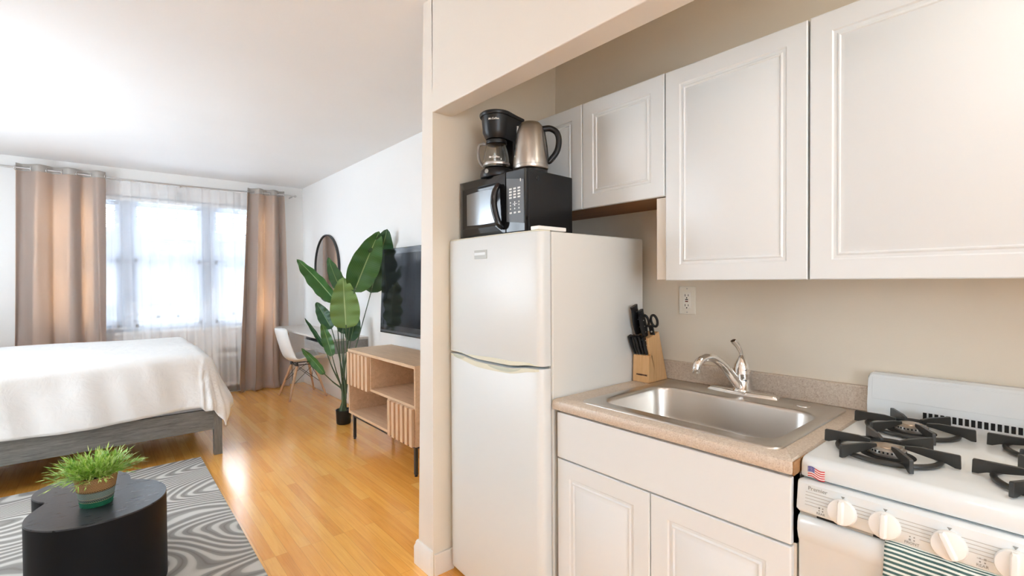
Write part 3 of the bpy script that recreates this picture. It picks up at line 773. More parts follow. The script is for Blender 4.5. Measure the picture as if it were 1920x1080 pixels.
knife(1.767, 1.217, 1.036, .027, .082, 'steak knife third from the left in the lower row', False, Vector((-.40, .05, 1)), .006, .004)
knife(1.768, 1.203, 1.036, .025, .082, 'riveted steak knife second from the right in the lower row', True, Vector((-.38, .04, 1)), .006)
knife(1.769, 1.187, 1.036, .025, .080, 'riveted steak knife at the right end of the lower row', True, Vector((-.36, .03, 1)), .006)
sc_b = Vector((1.795, 1.179, 1.119))
t = thing('scissors', 'black-handled kitchen scissors in the knife block', 'scissors', sc_b)
ax = lean; side = Vector((.25, -.97, 0)).normalized()
build('shank', MB().obox(sc_b + ax*.018, side*.010, Vector((.97, .25, 0))*.006, ax*.024), M_BLACK, t, bevel=.003)
for s_, hgt in ((-1, .060), (1, .062)):
    c = sc_b + ax*hgt + side*.019*s_
    ring = [c + side*.0135*cos(a) + ax*.026*sin(a) for a in [2*PI*k/24 for k in range(24)]]
    build('finger_loop', MB().tube(ring, .0055, 8, closed=True), M_BLACK, t, smooth=60)
build('pivot_screw', MB().sphere(sc_b + ax*.012 + Vector((-.007, -.002, 0)), .004, 10, 6), M_NICKEL, t, smooth=60)

# ------------------------------------------------------------------ gas range
RY0, RY1 = -.125, .4345
RC = .155
t = thing('gas_range', 'white four-burner gas range at the right of the sink', 'stove', (1.58, RC, 0))
build('body', MB().box(1.305, 1.885, RY0+.004, RY1-.004, .06, .866), M_APPL, t)
build('toe_base', MB().box(1.34, 1.86, RY0+.02, RY1-.02, .0, .06), M_BLACKM, t)
# cooktop with rounded front
prof = [(1.296, .871), (1.293, .878), (1.293, .898), (1.2965, .909), (1.304, .9155), (1.316, .918), (1.83, .918), (1.868, .922), (1.885, .935), (1.885, .871)]
rings = []
for y, k in ((RY0, .010), (RY0+.002, .003), (RY0+.008, 0), (RY1-.008, 0), (RY1-.002, .003), (RY1, .010)):
    rings.append([(x + (k if x < 1.32 else 0), y, z - (k if z > .9 else 0)) for x, z in prof])
ct = build('cooktop', MB().loft(rings), M_APPL, t, smooth=40)
build('back_guard', MB().loft([[(x, y, z) for x, z in ((1.872, .92), (1.872, .955), (1.872+.012, 1.043-r_), (1.892, 1.050-r_), (1.912, 1.050-r_), (1.918, 1.044-r_), (1.918, .87))]
      for y, r_ in ((RY0, .014), (RY0+.004, .006), (RY0+.012, 0), (RY1-.012, 0), (RY1-.004, .006), (RY1, .014))]), M_APPL, t, smooth=35)
mb = MB(); gx = lambda z: 1.872 + (z-.955)*.136
fr = [(RY1-.012, .968), (RY1-.012, 1.035), (RY0+.012, 1.035), (RY0+.012, .968)]
build('guard_panel', MB().extr([(gx(z)-.0012, y, z) for y, z in fr], (.004, 0, 0)), M_APPL, t, bevel=.001)
mb = MB(); y = .296
k = 0
while y > RY0+.04:
    mb.box(1.8712, 1.8722, y-.0088, y, .927, .947); y -= .0132
build('vent_slots', mb, M_HOLE, t)
# control panel, leaning slightly forward at the top
cpv = [(1.284, .866), (1.278, .860), (1.268, .800), (1.271, .793), (1.30, .790), (1.30, .866)]
rings = []
for y, k in ((RY0-.003, .010), (RY0, .004), (RY0+.008, 0), (RY1-.006, 0), (RY1+.001, .004), (RY1+.003, .010)):
    rings.append([(x + (k if x < 1.29 else 0), y, z + (k*.8 if z < .8 else -k*.8 if z > .86 else 0)) for x, z in cpv])
cp = build('control_panel', MB().loft(rings), M_APPL, t, smooth=35)
pn = Vector((-.06, 0, .010)).normalized()       # panel outward normal
pu = Vector((.010, 0, .060)).normalized()
def pp(y, z): return Vector((1.278 + (z-.860)/.060*.010, y, z))
def pline(y0_, y1_, z, w=.0006):
    c = (pp(y0_, z) + pp(y1_, z))/2 + pn*.0004
    return MB().obox(c, (0, (y1_-y0_)/2, 0), pu*w, pn*.0004)
mb = MB(); parts = []
for i in range(5):
    z = .842 - i*.0072
    parts.append(pline(RY0+.02 if i < 4 else RY1-.045, RY1-.018, z))
for yy in (.175, .09): parts.append(pline(yy-.0, yy+.03, .842-4*.0072))
build('print_lines', join(*parts), mat('light grey print', (.42, .42, .40), .5), cp)
parts = []
parts.append(text_mb('Premier', .0125, pp(.392, .8515) + pn*.0004, (0, -1, 0), pu, .0003))
KN = [(.341, 'REAR'), (.263, 'FRONT'), (.160, None), (.069, 'REAR'), (-.02, 'FRONT')]
for yv, s_ in ((.383, 'REAR'), (.217, 'FRONT'), (.112, 'REAR')):
    parts.append(text_mb(s_, .0075, pp(yv, .8008) + pn*.0004, (0, -1, 0), pu, .0003))
    for i in (-1, 1):
        for j in (0, 1):
            on = {(.383): (-1, 1), (.217): (-1, 0), (.112): (1, 1)}[yv] == (i, j)
            c = pp(yv - i*.0035, .8075 + j*.006) + pn*.0004
            parts.append(MB().obox(c, (0, .0018 if on else .0012, 0), pu*(.0018 if on else .0012), pn*.0003))
for yv, _ in KN:
    a = pp(yv, .8535) + pn*.0006; parts.append(MB().extr([a + Vector((0, .004, 0)), a - Vector((0, .004, 0)), a - pu*.006], pn*.0003))
build('panel_lettering', join(*parts), M_GREYPRINT, cp)
def knob_mb(y, turn):
    mb = MB(); c = pp(y, .820); u1 = Vector((0, 1, 0)); u2 = pu
    for prof_ in ([(.0285, .000), (.0285, .004), (.0265, .011), (.020, .0135), (.002, .014)],):
        mb.loft([[c + pn*h + (u1*cos(a) + u2*sin(a))*r_ for a in [2*PI*k/36 for k in range(36)]] for r_, h in prof_], False, True)
    d1 = (u1*sin(turn) + u2*cos(turn)); d2 = (u1*cos(turn) - u2*sin(turn))
    g = [[c + pn*h + d1*a*l_ + d2*b*w_ for a, b in ((1, .6), (1, -.6), (.8, -1), (-.8, -1), (-1, -.6), (-1, .6), (-.8, 1), (.8, 1))] for h, l_, w_ in ((.010, .026, .0075), (.020, .0245, .005), (.0215, .022, .0035))]
    mb.loft(g); return mb
for i, (yv, _) in enumerate(KN):
    build('knob', knob_mb(yv, (0, 0, .45, 0, 0)[i]), M_KNOB, cp, smooth=35)
# oven door
dpv = [(1.300, .10), (1.285, .105), (1.281, .115), (1.281, .716), (1.276, .724), (1.270, .744), (1.271, .769), (1.277, .780), (1.286, .784), (1.300, .784)]
rings = []
for y, k in ((RY0-.002, .010), (RY0, .004), (RY0+.008, 0), (RY1-.008, 0), (RY1, .004), (RY1+.002, .010)):
    rings.append([(x + (k if x < 1.29 else 0), y, z - (k if z > .765 else 0)) for x, z in dpv])
od = build('oven_door', MB().loft(rings), M_APPL, t, smooth=35)
build('handle_slot', MB().box(1.279, 1.30, RY0+.03, RY1-.04, .7842, .7898), M_HOLE, t)
for a_, b_ in ((.285, .345), (RY1-.04, RY1-.005)): build('door_spacer', MB().box(1.2775, 1.299, a_, b_, .7843, .7897), M_GREY, t)
build('drawer_gap', MB().box(1.2795, 1.282, RY0+.01, RY1-.01, .165, .169), M_GREY, od)
# flag sticker
fl = MB(); fy0, fz0 = .418, .878
def flg(u, v):   # u left to right, v bottom to top
    return Vector((1.2925, fy0 - u*.036, .874 + v*.024 - .004*u + .0022*sin(u*6.5)))
for i in range(9):
    for k in range(12):
        u0, u1, v0, v1 = k/12, (k+1)/12, i/9, (i+1)/9
        m_ = 1 if (u1 <= .46 and i >= 4) else (0 if i % 2 == 0 else 2)
        if m_ == 2 and False: continue
        a = [flg(u0, v0), flg(u1, v0), flg(u1, v1), flg(u0, v1)]
        fl.extr(a, (-.0003, 0, 0), m_)
for i in range(4):
    for k in range(5):
        c = flg(.05+k*.085, .52+i*.12) + Vector((-.0004, 0, 0)); fl.box(c.x-.0002, c.x, c.y-.0006, c.y+.0006, c.z-.0006, c.z+.0006, 2)
build('flag_sticker', fl, [M_RED, M_BLUE, M_WHITEPRINT], ct)
# burners and grates
def burner(x, y, m_, tilt):
    b = build('burner', MB().lathe([(.056, .9186), (.055, .9192), (.036, .9192), (.002, .9194)], (x, y, 0), 36, cap0=False), M_HOLE, ct, smooth=40)
    build('burner_head', MB().lathe([(.036, .920), (.037, .928), (.037, .935), (.033, .9385), (.027, .9395), (.025, .9375), (.002, .9375)], (x, y, 0), 36, cap1=True), M_ALU, b, smooth=40)
    build('burner_cap', MB().lathe([(.0255, .938), (.024, .941), (.002, .9415)], (x, y, 0), 28, cap1=True), m_, b, smooth=40)
    mb = MB()
    for k in range(28):
        a = 2*PI*k/28; mb.obox((x+.0372*cos(a), y+.0372*sin(a), .931), (.0005*cos(a), .0005*sin(a), 0), (-.0018*sin(a), .0018*cos(a), 0), (0, 0, .0022))
    build('burner_ports', mb, M_HOLE, b)
BUR = [(1.461, .298, M_BRONZE, 'front left'), (1.735, .300, M_BRONZE, 'rear left'), (1.461, .013, M_BRONZE, 'front right'), (1.735, .013, M_BRONZE, 'rear right')]
for i, (x, y, m_, nm) in enumerate(BUR): burner(x, y, m_, 0)
gl = ['black iron grate on the front left burner, nearest the flag sticker', 'black iron grate on the rear left burner, nearest the backsplash', 'black iron grate on the front right burner, cut by the right edge', 'black iron grate on the rear right burner by the vent slots']
gp = thing('burner_grate', gl[0], 'grate', (0, 0, 0), 0, 'black grates on the range')
mb = MB(); mb.tube([(.100*cos(a), .100*sin(a), .0075) for a in [2*PI*k/48 for k in range(48)]], .0062, 8, closed=True)
build('ring', mb, M_IRON, gp, local=True, smooth=60)
for k in range(6):
    a = PI/2 + k*PI/3; d = Vector((cos(a), sin(a), 0)); w = Vector((-sin(a), cos(a), 0))*.0042
    pr = [(.034, .022), (.034, .030), (.060, .0335), (.100, .033), (.131, .033), (.133, .031), (.134, .002), (.124, .002), (.110, .008), (.070, .015), (.045, .020)]
    build('finger', MB().extr([d*r_ + Vector((0, 0, z)) - w for r_, z in pr], w*2), M_IRON, gp, local=True, bevel=.0012)
for i, (x, y, m_, nm) in enumerate(BUR):
    if i == 0: g = gp
    else:
        g = gp.copy(); COL.objects.link(g)
        for ch in [c for c in gp.children]:
            c = ch.copy(); COL.objects.link(c); c.parent = g
        g['label'] = gl[i]
    g.location = (x, y, .9187)
# towel over the oven door's top edge
t_y0, t_y1 = .262, -.02
def tw(u, v):
    y = t_y0 + (t_y1-t_y0)*u
    bow = .003*sin(u*9+v*2) + .002*sin(u*23)
    s_ = v*.50                              # arc length from behind the lip, over it and down
    if s_ < .025: p = (1.279 - .002, .792 - .0, 0); return Vector((1.2745 - s_*.25, y, .7935 - s_*.35 + bow*.2))
    if s_ < .055: k_ = (s_-.025)/.03; return Vector((1.2683 - .0065*sin(k_*PI/2), y, .7847 - .024*k_ + bow*.2))
    k_ = s_-.055; return Vector((1.2618 - .004*min(1, k_*8) - abs(bow)*min(1, k_*6), y + (.004 + .004*sin(v*8))*(1-2*u)*min(1, k_*5), .7607 - k_))
tb = build('dish_towel', MB().grid(tw, 40, 60), M_TOWEL, smooth=179, solid=.003)
tag(tb, 'white and dark teal striped towel hanging over the oven door', 'towel')

# ------------------------------------------------------------------ bedroom
# rug
RX0, RX1, RYa, RYb = -1.45, .555, 1.05, 4.372
rg = build('rug', MB().box(RX0, RX1, RYa, RYb, .001, .012), M_RUG, bevel=.003)
tag(rg, 'grey and cream wavy striped area rug under the coffee table', 'rug')
# bed
t = thing('bed_frame', 'weathered grey wooden bed frame with square legs', 'bed', (-.38, 5.1, 0))
BX0, BX1, BYa, BYb = -1.50, .700, 4.373, 5.93
build('side_rail', MB().box(BX0, BX1-.05, BYa+.004, BYa+.032, .204, .365), M_BEDWOOD, t, bevel=.003)
build('side_rail', MB().box(BX0, BX1-.05, BYb-.032, BYb-.004, .204, .365), M_BEDWOOD, t, bevel=.003)
build('foot_rail', MB().box(BX1-.033, BX1-.008, BYa+.05, BYb-.05, .204, .365), M_BEDLEG, t, bevel=.003)
for y in (BYa, BYb-.055):
    build('leg', MB().box(BX1-.057, BX1, y, y+.055, .0, .362), M_BEDLEG, t, bevel=.003)
    build('leg', MB().box(BX0, BX0+.057, y, y+.055, .0, .362), M_BEDLEG, t, bevel=.003)
build('slat_base', MB().box(BX0+.02, BX1-.04, BYa+.033, BYb-.033, .27, .30), M_BEDWOOD, t)
build('headboard', MB().box(BX0-.045, BX0-.001, BYa, BYb, 0, 1.15), M_BEDLEG, t, bevel=.004)
mt = build('mattress', MB().box(BX0+.03, .60, BYa+.05, BYb-.05, .301, .755), M_DUVET, bevel=.03, seg=4)
tag(mt, 'thick white mattress under the duvet on the grey bed frame', 'mattress')
# duvet: core rectangle with a fall of cloth on three sides
cX0, cX1, cY0, cY1 = BX0+.06, .555, 4.455, 5.86
random.seed(3)
ph = [random.uniform(0, 6.28) for _ in range(12)]
def duvet(u, v):
    # extended coordinates
    ex, ey = .48, .47
    X = cX0 + (cX1 + ex - cX0)*u; Yv = (cY0 - ey) + (cY1 - cY0 + 2*ey)*v
    ox = max(0, X - cX1); oy = (cY0 - Yv) if Yv < cY0 else (Yv - cY1) if Yv > cY1 else 0
    sy_ = -1 if Yv < cY0 else 1
    d = math.hypot(ox, oy) if (ox > 0 and oy > 0) else max(ox, oy)
    if ox > 0 and oy > 0: d = (ox**3 + oy**3)**(1/3)
    puff = .012*sin(3.1*X+ph[0]+1.3*Yv) + .008*sin(7*X+ph[1])*sin(5*Yv+ph[2]) + .006*sin(13*Yv+ph[3]+4*X)
    zt = .798 + puff*.55 + .012*min(1, max(0, (Yv-cY0)/.5))
    if d <= 0: return Vector((X, Yv, zt))
    r = .075; q = r*PI/2
    if d < q: a = d/r; out = r*sin(a); dn = r*(1-cos(a))
    else: out = r + (d-q)*.10; dn = r + (d-q)*.985
    s_ = math.hypot(ox, oy) or 1; nx, ny = ox/s_, oy/s_*sy_
    if ox > 0:      # the foot end flares out towards the floor side
        out += .13*(min(1, dn/.38))**1.0*nx
    wr = min(1, dn/.15)
    out += wr*(.006*sin(17*X*abs(ny)+11*Yv*nx+ph[4]) + .009*sin(6.5*X*abs(ny)+5*Yv*nx+ph[5]+3*dn) + .004*sin(31*X+ph[6]-8*dn))
    hem = .012*sin(4.2*X*abs(ny)+3*Yv*nx+ph[7])*wr*(dn/.4)
    bx, by = (X if ox <= 0 else cX1), (Yv if oy <= 0 else (cY0 if sy_ < 0 else cY1))
    return Vector((bx + nx*out, by + ny*out, zt - dn + hem))
db = build('duvet', MB().grid(duvet, 120, 110, uvs=False), M_DUVET, smooth=179, solid=.012)
tag(db, 'puffy white duvet hanging over the bed sides', 'duvet')

# coffee table
def tcurve(pts):
    return smooth_pts(pts + [pts[0]], 6)[:-1]
TZ = .394
opx = [(41, 984), (51, 992.5), (89, 996), (133, 991), (178, 982), (222, 969.5), (267, 953), (300, 934), (312, 918), (307, 906.5), (289, 900), (267, 898), (247, 898), (244.5, 893), (240, 888), (222, 882.5), (195, 880.5), (165, 883), (133, 893), (100, 906.7), (73, 917.8), (59, 930), (61, 937), (72, 941), (84, 943), (66, 956), (47, 971)]
ol = [at(a, b, z=TZ) for a, b in opx]
def closed_smooth(p, n=4):
    out = []; K = len(p)
    for i in range(K):
        a, b, c, d = p[i-1], p[i], p[(i+1) % K], p[(i+2) % K]
        for k in range(n):
            u = k/n; out.append(.5*((2*b) + (c-a)*u + (2*a-5*b+4*c-d)*u*u + (3*b-a-3*c+d)*u**3))
    return out
ol = closed_smooth(ol, 4)
cen = sum(ol, Vector())/len(ol)
t = thing('coffee_table', 'black two-lobed drum coffee table on the rug', 'table', (cen.x, cen.y, .0125))
top = [[(p.x, p.y, z) for p in ol] for z in (TZ-.006, TZ-.002)]
top.append([(p.x + (cen.x-p.x)*.004, p.y + (cen.y-p.y)*.004, TZ) for p in ol])
build('table_top', MB().loft(top), M_TABLE, t, smooth=30)
build('table_base', MB().loft([[(p.x, p.y, z) for p in ol] for z in (.0125, TZ-.0062)]), mat('black table side', (.008, .008, .009), .5, spec=.15), t, smooth=30)
# potted grass
bp_ = at(181, 950, z=TZ); bx, by = bp_.x, bp_.y + .045
t = thing('potted_plant', 'small grass plant in a striped woven basket on the coffee table', 'plant', (bx, by, TZ+.0005))
def bk(u, v):
    a = 2*PI*u; r_ = .053 + .020*v + .0012*sin(v*60)
    z = v*.128
    return Vector((r_*cos(a), r_*sin(a), z))
build('basket', MB().grid(bk, 64, 40), M_BASKET, t, local=True, smooth=179, solid=.004)
build('soil', MB().lathe([(.066, .105), (.002, .11)], (0, 0, 0), 24, cap1=True), M_SOIL, t, local=True)
mb = MB(); random.seed(11)
def blade(mb, base, d, ln, w, droop):
    d = d.normalized(); side_ = d.cross(Vector((0, 0, 1))); side_ = side_.normalized() if side_.length > .01 else Vector((1, 0, 0))
    side_ = (side_ + Vector((random.uniform(-.5, .5), random.uniform(-.5, .5), random.uniform(-.5, .5)))).normalized()
    p = base.copy(); n = 4; vs = []
    for k in range(n+1):
        ww = w*(1 - (k/n)**1.6)*(.6 + .8*min(1, k/n*3)) * .5
        vs += [p + side_*ww, p - side_*ww]
        p = p + d*ln/n; d = (d + Vector((0, 0, -droop/n))).normalized()
    mb.add(vs, [(2*k, 2*k+1, 2*k+3, 2*k+2) for k in range(n)])
for s_ in range(215):
    a = random.uniform(0, 2*PI); el = random.uniform(.30, 1.35)
    r0 = random.uniform(.0, .058)
    b0 = Vector((r0*cos(a), r0*sin(a), .116)); d = Vector((cos(a)*cos(el), sin(a)*cos(el), sin(el)))
    ln = random.uniform(.07, .115)*(1.0 + .55*(el < .5)*random.random())
    # stem with side blades
    p = b0.copy(); dd_ = d.copy(); n = 7
    for k in range(n):
        for q_ in range(2):
            sd_ = Vector((random.uniform(-1, 1), random.uniform(-1, 1), random.uniform(-.3, 1))).normalized()
            if k > 1: blade(mb, p, dd_*1.3 + sd_*.75, random.uniform(.018, .036), .0042, .2)
        p = p + dd_*ln/n; dd_ = (dd_ + Vector((0, 0, -.07))).normalized()
    blade(mb, b0, d, ln*1.12, .004, .45); blade(mb, p, dd_, .03, .0045, .1)
build('grass', mb, M_GRASS, t, local=True)

# media console
CX0, CX1, CY0, CY1, CZ0, CZ1 = 1.612, 2.02, 2.92, 4.098, .215, .774
t = thing('media_console', 'oak media console with two slatted doors below the television', 'cabinet', (1.82, 3.5, 0))
ZM = .487; th = .020
DA, DB = 3.660, 3.325          # right edge of the upper left door, left edge of the lower right door
bd = MB()
bd.box(CX0-.004, CX1, CY0-.003, CY1+.003, CZ1-.022, CZ1)                 # top
bd.box(CX0, CX1, CY0, CY0+th, CZ0, CZ1-.022).box(CX0, CX1, CY1-th, CY1, CZ0, CZ1-.022)
bd.box(CX0+.001, CX1, CY0+th, CY1-th, CZ0, CZ0+th).box(CX0+.001, CX1, CY0+th, CY1-th, ZM-th/2, ZM+th/2)
bd.box(CX1-.012, CX1-.002, CY0+th, CY1-th, CZ0+th, CZ1-.022)
bd.box(CX0+.001, CX1-.012, DA-th, DA, ZM+th/2, CZ1-.022).box(CX0+.001, CX1-.012, DB, DB+th, CZ0+th, ZM-th/2)
build('carcass', bd, M_OAK, t, bevel=.0008)
def slat_door(y0_, y1_, z0_, z1_):
    mb = MB().box(CX0-.008, CX0-.0005, y0_, y1_, z0_, z1_)
    n = 6; w = (y1_-y0_)/n
    for k in range(n): mb.box(CX0-.026, CX0-.008, y0_+k*w+w*.0, y0_+k*w+w*.55, z0_, z1_)
    return mb
build('slatted_door', slat_door(DA-.005, CY1+.002, ZM-.012, CZ1-.024), M_OAKZ, t, bevel=.001)
build('slatted_door', slat_door(CY0+.012, DB+.005, CZ0+.002, ZM-.010), M_OAKZ, t, bevel=.001)
fr = MB().box(CX0+.012, CX0+.034, CY0+.03, CY1-.06, CZ0-.022, CZ0-.001).box(CX1-.04, CX1-.018, CY0+.03, CY1-.06, CZ0-.022, CZ0-.001)
for y in (CY0+.03, CY1-.082): fr.box(CX0+.034, CX1-.04, y, y+.022, CZ0-.022, CZ0-.001)
build('steel_underframe', fr, M_BLACKM, t, bevel=.001)
for x in (CX0+.012, CX1-.040):
    for y in (CY0+.0301, CY1-.082):
        lg = build('leg', MB().box(x, x+.022, y, y+.022, .012, CZ0-.0222), M_BLACKM, t, bevel=.001)
        build('leveling_foot', MB().lathe([(.011, 0), (.011, .007), (.005, .008), (.005, .013)], (x+.011, y+.011, 0), 12, cap0=True), M_BLACK, lg)

# television, its lower edge a little farther from the wall
t = thing('television', 'flat black television mounted on the white wall above the console', 'television', (XW-.1, 3.5, 1.28))
TY0, TY1, TZ0, TZ1 = 2.90, 4.087, .898, 1.645
tilt = .030
def tvp(x, y, z): return (x - tilt*(1 - (z-TZ0)/(TZ1-TZ0)), y, z)
def tvbox(x0, x1, y0, y1, z0, z1):
    return MB().loft([[tvp(x0, a, b) for a, b in ((y0, z0), (y1, z0), (y1, z1), (y0, z1))], [tvp(x1, a, b) for a, b in ((y0, z0), (y1, z0), (y1, z1), (y0, z1))]])
build('bezel', tvbox(1.935, 1.968, TY0, TY1, TZ0, TZ1), M_BLACKG, t, bevel=.003)
build('screen', tvbox(1.9335, 1.9348, TY0+.045, TY1-.045, TZ0+.075, TZ1-.05), M_SCREEN, t)
build('lower_trim', tvbox(1.933, 1.9349, TY0+.01, TY1-.01, TZ0+.012, TZ0+.03), M_DKGREY, t)
build('wall_bracket', MB().box(2.055, XW-.0005, 3.3, 3.7, 1.12, 1.42).box(1.955, 2.056, 3.44, 3.56, 1.2, 1.34), M_BLACKM, t)

# mirror
MYc, MZc, MR = 5.86, 1.521, .405
t = thing('round_mirror', 'round wall mirror with thin black frame above the desk', 'mirror', (XW, MYc, MZc))
build('glass', MB().lathe([(.001, XW-.018), (MR-.012, XW-.018), (MR-.012, XW-.004), (.001, XW-.004)], (0, MYc, MZc), 64, ax='x'), M_MIRROR, t)
build('frame', MB().lathe([(MR-.012, XW-.030), (MR, XW-.030), (MR, XW-.002), (MR-.012, XW-.002), (MR-.012, XW-.030)], (0, MYc, MZc), 72, ax='x'), M_BLACKM, t, smooth=40)

# wall desk
t = thing('wall_desk', 'pale wall-hung desk with a grey drawer under the mirror', 'desk', (XW, 5.6, .65))
DY0, DY1 = 4.72, 6.68
build('desk_top', MB().box(1.665, XW-.001, DY0, DY1, .768, .790), M_DESK, t, bevel=.002)
build('drawer_box', MB().box(1.675, XW-.001, DY0+.004, 5.45, .642, .655).box(1.675, XW-.001, 5.437, 5.45, .655, .767).box(1.675, XW-.001, DY0+.004, DY0+.018, .655, .767).box(XW-.012, XW-.001, DY0+.018, 5.437, .655, .767), M_DESKGREY, t)
build('drawer_front', MB().box(1.662, 1.674, DY0+.004, 5.455, .642, .735), M_DESKGREY, t, bevel=.001)
build('cable_shelf', MB().box(1.68, XW-.012, DY0+.02, 5.43, .736, .740), M_BLACKM, t)
for y in (5.6, 6.6): build('bracket', MB().box(1.80, XW-.001, y, y+.02, .70, .767), M_TRIM, t)

# shell chair (local: faces +x)
SX, SY = 1.80, 5.985
t = thing('shell_chair', 'white moulded shell chair with splayed wooden legs at the desk', 'chair', (SX, SY, 0), 0)
prof = [(.215, .425), (.20, .440), (.13, .437), (.04, .425), (-.06, .420), (-.14, .435), (-.19, .475), (-.225, .545), (-.255, .64), (-.28, .73), (-.295, .80), (-.300, .825)]
prof = [Vector((a, 0, b)) for a, b in prof]; pf = smooth_pts(prof, 4)
hw = lambda k: .0
def shell(u, v):
    i = v*(len(pf)-1); k = min(int(i), len(pf)-2); c = pf[k].lerp(pf[k+1], i-k)
    s_ = 2*u-1
    w = .205 + .03*sin(PI*min(1, v*1.7)) - .055*max(0, (v-.55)/.45)
    if v > .86: w *= math.sqrt(max(.0, 1 - ((v-.86)/.145)**2.4))
    if v < .08: w *= math.sqrt(max(0.05, 1 - ((.08-v)/.095)**2))
    y = w*sin(s_*PI/2*.92)/sin(PI/2*.92)
    lift = (1-cos(s_*PI/2))*(.075 if v < .45 else .075 + .02*(v-.45))
    # seat edges curl up, back edges curl forward
    kk = max(0, min(1, (v-.35)/.25))
    return c + Vector((lift*kk*1.0, y, lift*(1-kk)*.9))
build('seat_shell', MB().grid(shell, 28, 56, uvs=False), M_WHITEPL, t, local=True, smooth=179, solid=.006)
feet = [(-.215, .205), (-.215, -.225), (.205, .235), (.205, -.205)]
tops = [(-.095, .10), (-.095, -.10), (.10, .10), (.10, -.10)]
for (fx, fy), (tx, ty) in zip(feet, tops):
    build('leg', MB().tube([(fx, fy, 0), ((fx+tx)/2, (fy+ty)/2, .19), (tx, ty, .375)], [.0095, .014, .0155], 12), M_LEG, t, local=True, smooth=60)
mb = MB()
P3 = [Vector((tx + (fx-tx)*.55, ty + (fy-ty)*.55, .375*.45)) for (fx, fy), (tx, ty) in zip(feet, tops)]
P4 = [Vector((tx, ty, .385)) for tx, ty in tops]
for a, b in ((0, 1), (1, 0), (2, 3), (3, 2), (0, 2), (2, 0), (1, 3), (3, 1)): mb.tube([P3[a], P4[b]], .003, 6)
for a, b in ((0, 1), (1, 3), (3, 2), (2, 0)): mb.tube([P4[a], P4[b]], .0055, 8)
build('wire_bracing', mb, M_BLACKM, t, local=True, smooth=60)
for tx, ty in tops: build('seat_mount', MB().lathe([(.016, .374), (.017, .40), (.012, .418)], (tx, ty, 0), 12, cap0=True, cap1=True), M_BLACKM, t, local=True)

# ------------------------------------------------------------------ curtains
RZ = 2.487; RYc = 6.67
t = thing('curtain_rod', 'thin grey curtain rod across the window wall', 'curtain rod', (.6, RYc, RZ))
sag = lambda x: RZ - .012*max(0, 1-((x-.65)/.95)**2)
rp = [(XL+.15 + (1.93-(XL+.15))*k/40,) for k in range(41)]
build('rod', MB().tube([(x[0], RYc, sag(x[0])) for x in rp], .0085, 10), M_NICKEL, t, smooth=60)
build('finial', MB().sphere((1.94, RYc, RZ), .016, 12, 8), M_NICKEL, t, smooth=60)
for x in (.70, 1.90, XL+.2): build('rod_bracket', MB().box(x-.006, x+.006, RYc+.007, YW-.0005, RZ-.02, RZ-.008), M_NICKEL, t)
def curtain(label, x0t, x1t, x0b, x1b, folds, zb, seed, hems=()):
    random.seed(seed); jit = [random.uniform(-.5, .5) for _ in range(24)]
    t = thing('curtain', label, 'curtain', ((x0t+x1t)/2, RYc, zb), 0, 'taupe grommet curtains')
    def fn(u, v):
        z = zb + (RZ + .045 - zb)*v
        w = 1 - v
        X = (x0t*v + x0b*w) + ((x1t-x0t)*v + (x1b-x0b)*w)*u
        A = .042 + .018*w
        ph_ = 2*PI*folds*u + .9*w*sin(3.1*u+seed)
        y = A*sin(ph_) + .012*sin(2.3*ph_+jit[1]*6)*w + .006*sin(ph_*3.7+2+z*2)*w
        xx = X + .018*sin(2*ph_+1)*(.4+w) * .6
        if zb < .1:
            pud = max(0, (.10 - (z-zb))/.10); y -= .03*pud*pud; xx += .015*pud*sin(9*u+2)
        return Vector((xx, RYc + y - .005, z))
    build('cloth', MB().grid(fn, 150, 70), M_CURT, t, smooth=179, solid=.0015)
    for a_, b_ in hems:     # the cloth folded double
        build('folded_hem', MB().grid(lambda u, v: fn(a_+(b_-a_)*u, v*.97) + Vector((0, .006, 0)), 24, 50), M_HEM, t, smooth=179, solid=.0015)
    build('heading', MB().grid(lambda u, v: fn(u, .972+.028*v) + Vector((0, -.0025, .0005)), 150, 3), M_CURTH, t, smooth=179, solid=.001)
    for k in range(int(folds*2)+1):
        u = (k*.5)/folds
        if u > 1: break
        x = x0t + (x1t-x0t)*u; ring = []
        ym = .042*sin(2*PI*folds*u)
        for j in range(20):
            a = 2*PI*j/20; ring.append((x + .006*cos(a), RYc-.005+.022*cos(a), RZ-.004 + .022*sin(a)))
        build('grommet', MB().tube(ring, .0035, 8, closed=True), M_CHROME, t, smooth=60)
    return t
curtain('wide taupe curtain panel at the left of the window', -.635, .03, -.69, .01, 3.0, .035, 2, ((0, .20), (.60, .70), (.85, 1)))
curtain('narrow taupe curtain panel at the right of the window, reaching the floor', 1.375, 1.80, 1.255, 1.83, 2.5, .012, 5, ((0, .30), (.72, 1)))
def sheer(u, v):
    x = -.05 + 1.50*u; z = .015 + (2.475-.015)*v
    y = 6.757 + .011*sin(2*PI*9*u + .6*sin(3*v)) + .006*sin(2*PI*23*u + 2*v)*(1-v*.5)
    return Vector((x + .006*sin(2*PI*18*u), y, z))
sb = build('sheer_curtain', MB().grid(sheer, 220, 20, uvs=False), M_SHEER, smooth=179)
tag(sb, 'translucent white sheer curtain between the two taupe panels', 'curtain')
# radiator cover under the window
t = thing('radiator_cover', 'white radiator cover with grey grille behind the sheer', 'radiator', (.9, 6.72, 0))
build('housing', MB().box(.45, 1.33, 6.784, YW-.001, .0, .60), M_TRIM, t, bevel=.004)
mb = MB()
for k in range(9): mb.box(1.06, 1.27, 6.780, 6.7839, .42-k*.035, .437-k*.035)
build('grille', mb, M_GREYPRINT, t)
mb = MB()
for k in range(5): mb.box(1.06, 1.27, 6.780, 6.7839, .50+k*.012, .506+k*.012)
build('vent', mb, M_GREY, t)

